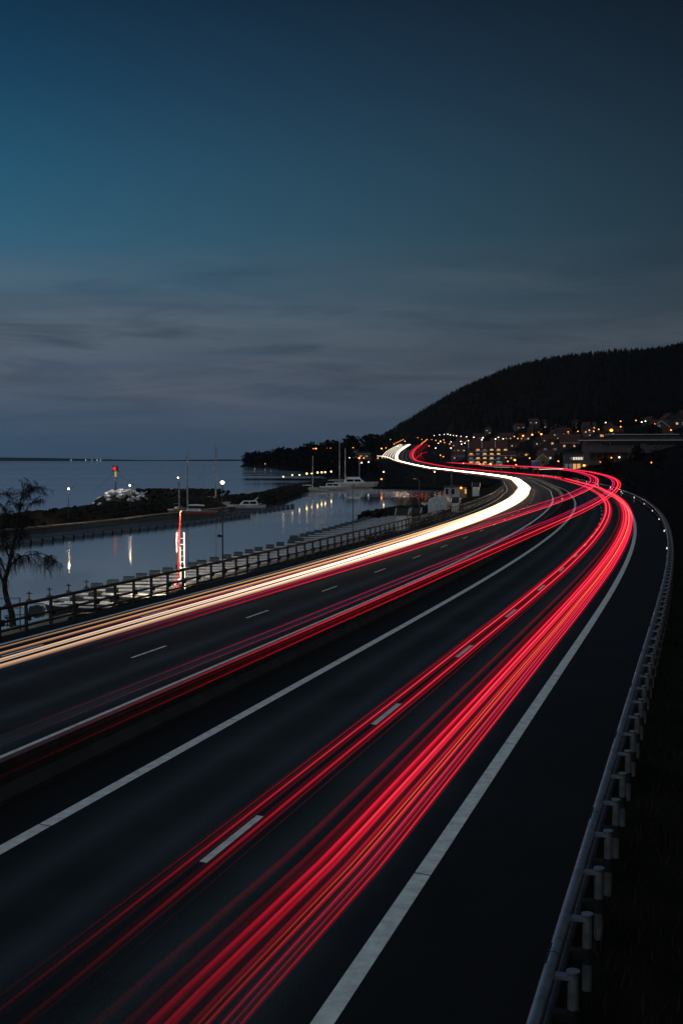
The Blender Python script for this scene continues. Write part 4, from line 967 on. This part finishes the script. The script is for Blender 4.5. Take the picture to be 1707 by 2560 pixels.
rh_=random.Random(5); placed=[(protoH[k].location.x,protoH[k].location.y) for k in range(4)]+[(131,770),(114,696),(171,655),(155,742),(158,700),(154,825),(149,800),(190,690),(116,850),(105,880),(122,860),(110,575),(128,538)]
n=0
while n<34:
    y=rh_.uniform(600,1330); x=rh_.uniform(xcY(y)+40,min(xcY(y)+150,.285*y))
    if any(abs(x-a)<13 and abs(y-b)<26 for a,b in placed) or (y<640 and x<150): continue
    placed.append((x,y)); k=n%4; o=dup(protoH[k],(x,y,TZ(x,y)),rad(rh_.uniform(-25,20)),None,'small houses on the crowded slope'); n+=1
# terraced flats: three roofs, rows of balconies
zb=3.2; fx,fy=105.5,880; fl=thing('apartment_block','terraced block of flats with balconies and three steep dark red roofs','apartment block',(fx,fy,zb),rad(-5))
MB().box((0,3,4.8),(29,10,15.6)).build('wall','wallgrey',fl)
for i in range(3):
    x0_=-14.2+9.6*i
    r=MB().add([(x0_,-2.6,12.6),(x0_+9.2,-2.6,12.6),(x0_+9.2,2.6,17.6),(x0_,2.6,17.6),(x0_+9.2,8.2,12.6),(x0_,8.2,12.6)],[(0,1,2,3),(3,2,4,5),(0,3,5),(1,4,2)]).build('roof','roofred',fl)
    MB().tube([(x0_+.1,-2.8,12.7),(x0_+.1,2.6,17.8)],.2,4).build('roof_edge','trim',r)
wm=['winwarm','glassd','winorange','windim','glassd','winwarm','glassd','windim','winwhite','glassd','winwarm','windim']
for fl_i in range(4):
    yy=-2.05-.9*(3-fl_i)*.8; zz=1.0+3.0*fl_i
    MB().box((0,yy-.9+.1,zz-.2),(29.4,2.4,.3)).build('balcony_slab','wallgrey',fl)
    for j in range(6):
        MB().box((-12.2+4.9*j,yy-1.95,zz+.45),(4.5,.1,.9)).build('balcony_front','wallwhite' if (j+fl_i)%3 else 'wallgrey',fl)
        w=wm[(j*5+fl_i*7)%12]
        f=MB().box((-12.2+4.9*j,yy+.12,zz+1.25),(2.6,.1,1.8)).build('window_frame','trim',fl); MB().box((-12.2+4.9*j,yy+.05,zz+1.25),(2.3,.06,1.55)).build('pane',w,f)
    if fl_i<3: MB().box((0,yy+1.6,zz+1.3),(29,2.9,2.9)).build('wall','wallgrey',fl)
# second block, further along
zb=4.2; f2=thing('apartment_block','lower dark block of flats with scattered lit windows above the green sign','apartment block',(122,860,zb),rad(-5))
MB().box((0,3,3.4),(20,9,11)).build('wall','walldark',f2); MB().box((0,3,9.05),(21,10,.35)).build('roof','roofdark',f2)
for j in range(5):
    for k in range(3):
        w=wm[(j*3+k*5+2)%12]; f=MB().box((-8+4*j,-1.55,1.4+2.7*k),(2.2,.1,1.5)).build('window_frame','wallgrey',f2); MB().box((-8+4*j,-1.62,1.4+2.7*k),(1.95,.06,1.25)).build('pane',w,f)
# glazed building with the lit entrance
zb=TZ(110,570)-.3; gb=thing('glazed_building','small grey building with a glowing upper window row and lit entrance','building',(110.5,575,zb),rad(-8))
MB().box((0,4,3.9),(11.6,8,8.8)).build('wall','wallgrey',gb); MB().box((0,3.6,8.5),(12.6,9.4,.4)).build('roof','roofdark',gb)
for j in range(7):
    f=MB().box((-2.3+1.15*j,-.05,5.4),(1.05,.12,1.5)).build('window_frame','walldark',gb); MB().box((-2.3+1.15*j,-.13,5.4),(.9,.05,1.3)).build('pane','winwhite' if j>0 else 'windim',f)
for j in range(4):
    f=MB().box((-4.6+1.9*j,-.05,1.7),(1.7,.12,2.6)).build('window_frame','walldark',gb); MB().box((-4.6+1.9*j,-.13,1.7),(1.5,.05,2.4)).build('pane','windim' if j<2 else 'winwarm',f)
MB().ball((3.6,-.6,2.2),.55,8,6).build('entrance_lamp','Lorange2',gb); lamp_light(gb,(3.4,-1.6,2.6),(1,.72,.4),900)
# long white building
zb=TZ(128,540)-1.8; lb_=thing('long_building','long low white building with a strip of small windows under a flat roof','building',(128,538,zb),rad(-10))
MB().box((0,6,3.8),(42,12,10.5)).build('wall','wallgrey',lb_); MB().box((-.8,5.2,9.25),(45.5,14.5,.45)).build('roof','wallgrey',lb_); MB().box((-.8,-2.1,9.3),(45.6,.12,.42)).build('roof_fascia','wallwhite',lb_); MB().box((6,8,10.6),(33,7,2.3)).build('upper_storey','wallgrey',lb_); MB().box((6,7.6,11.95),(35,8.6,.35)).build('upper_roof','wallwhite',lb_)
for j in range(9):
    MB().box((-12.5+1.9*j,-.06,7.6),(1.35,.1,.95)).build('window','glassd',lb_)
for j in range(9): MB().box((6.5+1.35*j,-.06,7.7),(1.,.1,.9)).build('window','glassd',lb_)
MB().box((19.3,-.06,7.4),(2.2,.1,1.6)).build('window','glassd',lb_)
for x0_,w_ in ((-11,17),(8.5,19)):
    MB().box((x0_+.5,-1.6,3.9),(w_,3.4,.3)).build('canopy','roofred',lb_); MB().box((x0_+.5,-.1,2.),(w_-.6,.2,3.2)).build('shop_front','walldark',lb_)
    for j in range(int(w_/2.6)): MB().tube([(x0_-w_/2+1.3+2.6*j,-3.1,-1.5),(x0_-w_/2+1.3+2.6*j,-3.1,3.75)],.12,5).build('column','wallgrey',lb_)
for x_,z_,m_ in ((-9,1.6,'Lorange'),(-5.6,1.8,'Lwhite'),(.5,1.7,'Lorange'),(2.4,1.2,'Lwhite')): MB().ball((x_,-.5,z_),.3,6,5).build('wall_lamp',m_,lb_)
# motorway signs
def sign(x,y,zt,w,h,mat,label,legs=2):
    zb=TZ(x,y); t=thing('road_sign',label,'road sign',(x,y,zb),rad(-4),'road signs by the motorway')
    for i in range(legs): MB().tube([((i-.5)*w*.6,.1,-.5),((i-.5)*w*.6,.1,zt-zb)],.10,5).build('post','post',t)
    MB().box((0,0,zt-zb-h/2),(w,.10,h)).build('board',mat,t); b=MB()
    for sx,sy,ww,hh in ((0,.5,w,.12),(0,-.5,w,.12)): b.box((0,-.06,zt-zb-h/2+sy*(h-.14)),(ww,.03,hh))
    b.build('border','trim',t); return t
t=sign(82.6,520,7.0,3.7,3.0,'signblue','tall blue direction sign with a green top strip beside the outer lanes')
MB().box((-1.0,-.09,7.0-TZ(82.6,520)-.45),(1.4,.03,.6)).build('green_field','signgreen',t); MB().box((-.1,-.09,7.0-TZ(82.6,520)-3.6),(1.6,.06,.6)).build('yellow_plate','signyellow',t)
sign(81.3,630,6.4,3.5,1.7,'signgreen','pale green road sign beyond the blue one')
# reflector posts on the outer verge
for i in range(9):
    s=215+i*38; p=RP(s,11.9); t=thing('marker_post','slim white marker post with a lit reflector on the outer verge','marker post',p,0,'marker posts on the outer verge')
    MB().box((0,0,.5),(.10,.07,1.0)).build('post','trim',t); MB().box((0,-.05,.85),(.13,.04,.2)).build('reflector','reflector',t)

# ------------------------------------------------------------------ birch at the near shore
bx,by,bz=-19.6,72.3,-2.35
bt=thing('birch_tree','bare weeping birch with a leaning trunk and hanging twigs beside the wire fence','tree',(bx,by,bz))
rb=random.Random(31)
trunk=[(.05,0,-.3),(-.02,0,.5),(-.30,0,1.4),(-.42,0,2.3),(-.2,.05,3.2),(.0,.1,4.2),(.25,.1,5.3),(.45,.1,6.4),(.6,.05,7.3),(.85,0,8.2)]
tm=MB(); tm.tube(_cr(trunk,3).tolist(),np.linspace(.21,.022,len(_cr(trunk,3))),8)
limbs=[]
def limb(p0,p1,r0,r1,sag=.0,n=6):
    P=[]
    for i in range(n+1):
        u=i/n; P.append((p0[0]+(p1[0]-p0[0])*u+rb.uniform(-.06,.06),p0[1]+(p1[1]-p0[1])*u+rb.uniform(-.1,.1),p0[2]+(p1[2]-p0[2])*u+sag*math.sin(u*math.pi)+rb.uniform(-.05,.05)))
    tm.tube(P,np.linspace(r0,r1,n+1),5); limbs.append((P,r0,r1))
L0=[((-.4,0,2.3),(-1.9,.2,4.1),.10),((-.3,0,2.9),(-1.6,-.3,5.2),.09),((-.2,.05,3.2),(1.2,.2,4.0),.10),((1.2,.2,4.0),(2.75,.1,3.5),.05),((-.1,.05,3.7),(-1.3,.5,6.0),.08),((.1,.1,4.6),(1.3,.3,6.0),.07),((.2,.1,5.1),(-.7,.2,7.1),.06),((.3,.1,5.8),(1.6,.1,7.2),.05),((.45,.1,6.4),(1.5,-.2,7.9),.04),((.4,.1,6.3),(-.2,-.2,7.7),.04),((.6,.05,7.3),(1.7,.2,8.0),.03),((0,.1,4.2),(-1.8,.1,6.4),.06),((-.4,0,2.4),(-2.6,.1,3.6),.07),((-.25,0,3.0),(.7,.6,5.4),.06),((-1.0,0,3.0),(-2.8,.3,5.0),.05)]
for a,b,r in L0: limb(a,b,r*.66,.014,.25)
tm.build('trunk','bark',bt)
tw=MB()
def twig(p,l,drop,dx,dy,r=.011):
    P=[p]; q=np.array(p,float); d=np.array([dx,dy,.35])
    for i in range(6):
        d=d*.72+np.array([rb.uniform(-.12,.12),rb.uniform(-.12,.12),-drop*.30]); q=q+d*l/6; P.append(tuple(q))
    tw.tube(P,np.linspace(r,r*.45,7),3,False); return P
sec=[]
for P,r0,r1 in limbs+[(_cr(trunk,3).tolist()[16:],.09,.03)]:
    for k in range(15):
        u=.2+.75*rb.random(); i=min(len(P)-2,int(u*(len(P)-1))); f=u*(len(P)-1)-i
        p=np.array([P[i][j]*(1-f)+P[i+1][j]*f for j in range(3)]); hi=p[2]>4.4
        d_=np.array([rb.uniform(-1,1),rb.uniform(-1,1),rb.uniform(-.3,.9) if hi else rb.uniform(-.4,.5)]); d_/=np.linalg.norm(d_)
        l=rb.uniform(.5,1.5); Q=[tuple(p)]; q=p.copy()
        for _k in range(5): d_=d_*.85+np.array([rb.uniform(-.25,.25),rb.uniform(-.25,.25),-.05 if hi else -.12]); q=q+d_*l/5; Q.append(tuple(q))
        tw.tube(Q,np.linspace(.017,.009,6),4,False); sec.append((Q,hi))
for Q,hi in sec:
    for k in range(19):
        p=Q[rb.randrange(1,6)]
        T_=twig(p,rb.uniform(.3,.8) if hi else rb.uniform(.4,1.15),rb.uniform(-.2,1.1) if hi else rb.uniform(.5,1.7),rb.uniform(-.8,.8),rb.uniform(-.8,.8),.0085)
        if k%2: twig(T_[3],rb.uniform(.25,.6),rb.uniform(.2,1.6),rb.uniform(-.7,.7),rb.uniform(-.7,.7),.0075)
to=tw.build('twigs','bark',bt); to['kind']='stuff'
# wire fence panels beside the birch
wf=thing('wire_fence','thin wire mesh fence on steel posts between the birch and the railing','fence',(-21.5,69,-2.3),rad(4))
for i in range(5): MB().tube([(-1.6+1.2*i,0,-.2),(-1.6+1.2*i,0,1.75+.0*i)],.035,5).build('post','darksteel',wf)
for z_ in (.15,1.72): MB().tube([(-1.6,0,z_),(3.2,0,z_)],.022,4).build('rail','darksteel',wf)
mw_=MB()
for i in range(33): mw_.tube([(-1.6+.15*i,0,.15),(-1.6+.15*i,0,1.7)],.004,3,False)
for i in range(9): mw_.tube([(-1.6,0,.2+.18*i),(3.2,0,.2+.18*i)],.004,3,False)
wm_=mw_.build('wire_mesh','darksteel',wf); wm_['kind']='stuff'
# dry leaves and stalks on the dark verge
for i,(s_,o_) in enumerate(((19.5,14.2),(13.8,14.0),(26.,14.6),(16.2,13.6))):
    p=RP(s_,o_); z_=-.5
    m=MB(); a=R.uniform(0,6); 
    m.strip([[(math.cos(a)*u*.36-math.sin(a)*v*.05*(1-abs(2*u-1)),math.sin(a)*u*.36+math.cos(a)*v*.05*(1-abs(2*u-1)),.03+.10*math.sin(u*2.6)+.02*abs(v)) for v in (-1,0,1)] for u in (0,.25,.5,.75,1)])
    o=m.build('dry_leaf','leaf'); o.location=(p[0],p[1],-.42 if o_<14.1 else -.52); tag(o,'pale dry leaf lying in the dark verge behind the guardrail','leaf','dry leaves on the verge')

# ------------------------------------------------------------------ evening air over the lake
hz=MB().box((-2500,7900,133),(11600,16300,283)).build('haze',new_mat('evening air')[0]); hz['kind']='stuff'
m=hz.data.materials[0]; nt=m.node_tree; o=N(nt,'ShaderNodeOutputMaterial'); pv=N(nt,'ShaderNodeVolumePrincipled')
pv.inputs['Color'].default_value=(.72,.88,1,1); pv.inputs['Density'].default_value=1.7e-5; nt.links.new(pv.outputs[0],o.inputs['Volume'])

# ------------------------------------------------------------------ tell look-alikes apart by counting along their row
ORD=['first','second','third','fourth','fifth','sixth','seventh','eighth','ninth','tenth','eleventh','twelfth','thirteenth','fourteenth','fifteenth','sixteenth','seventeenth','eighteenth','nineteenth']
TENS={2:'twent',3:'thirt',4:'fort',5:'fift',6:'sixt'}
def ordinal(n):
    if n<20: return ORD[n-1]
    return TENS[n//10]+('ieth' if n%10==0 else 'y-'+ORD[n%10-1])
rows={}
for o in list(COL.objects):
    if o.parent is None and o.get('label') and o.get('group'): rows.setdefault((o['group'],o['label']),[]).append(o)
for (g,l),os__ in rows.items():
    if len(os__)<2: continue
    far_=all(abs(o.location.x)+abs(o.location.y)<1e-6 for o in os__)
    if not far_: os__.sort(key=lambda o:o.location.x/max(1,o.location.y))
    for i,o in enumerate(os__):
        w=l.split(); 
        while len(w)>11: w.pop()
        while w[-1] in ('of','the','a','on','in','to','and','above','below','beside','with'): w.pop()
        o['label']=' '.join(w)+', '+ordinal(i+1)+' counted from the lake'
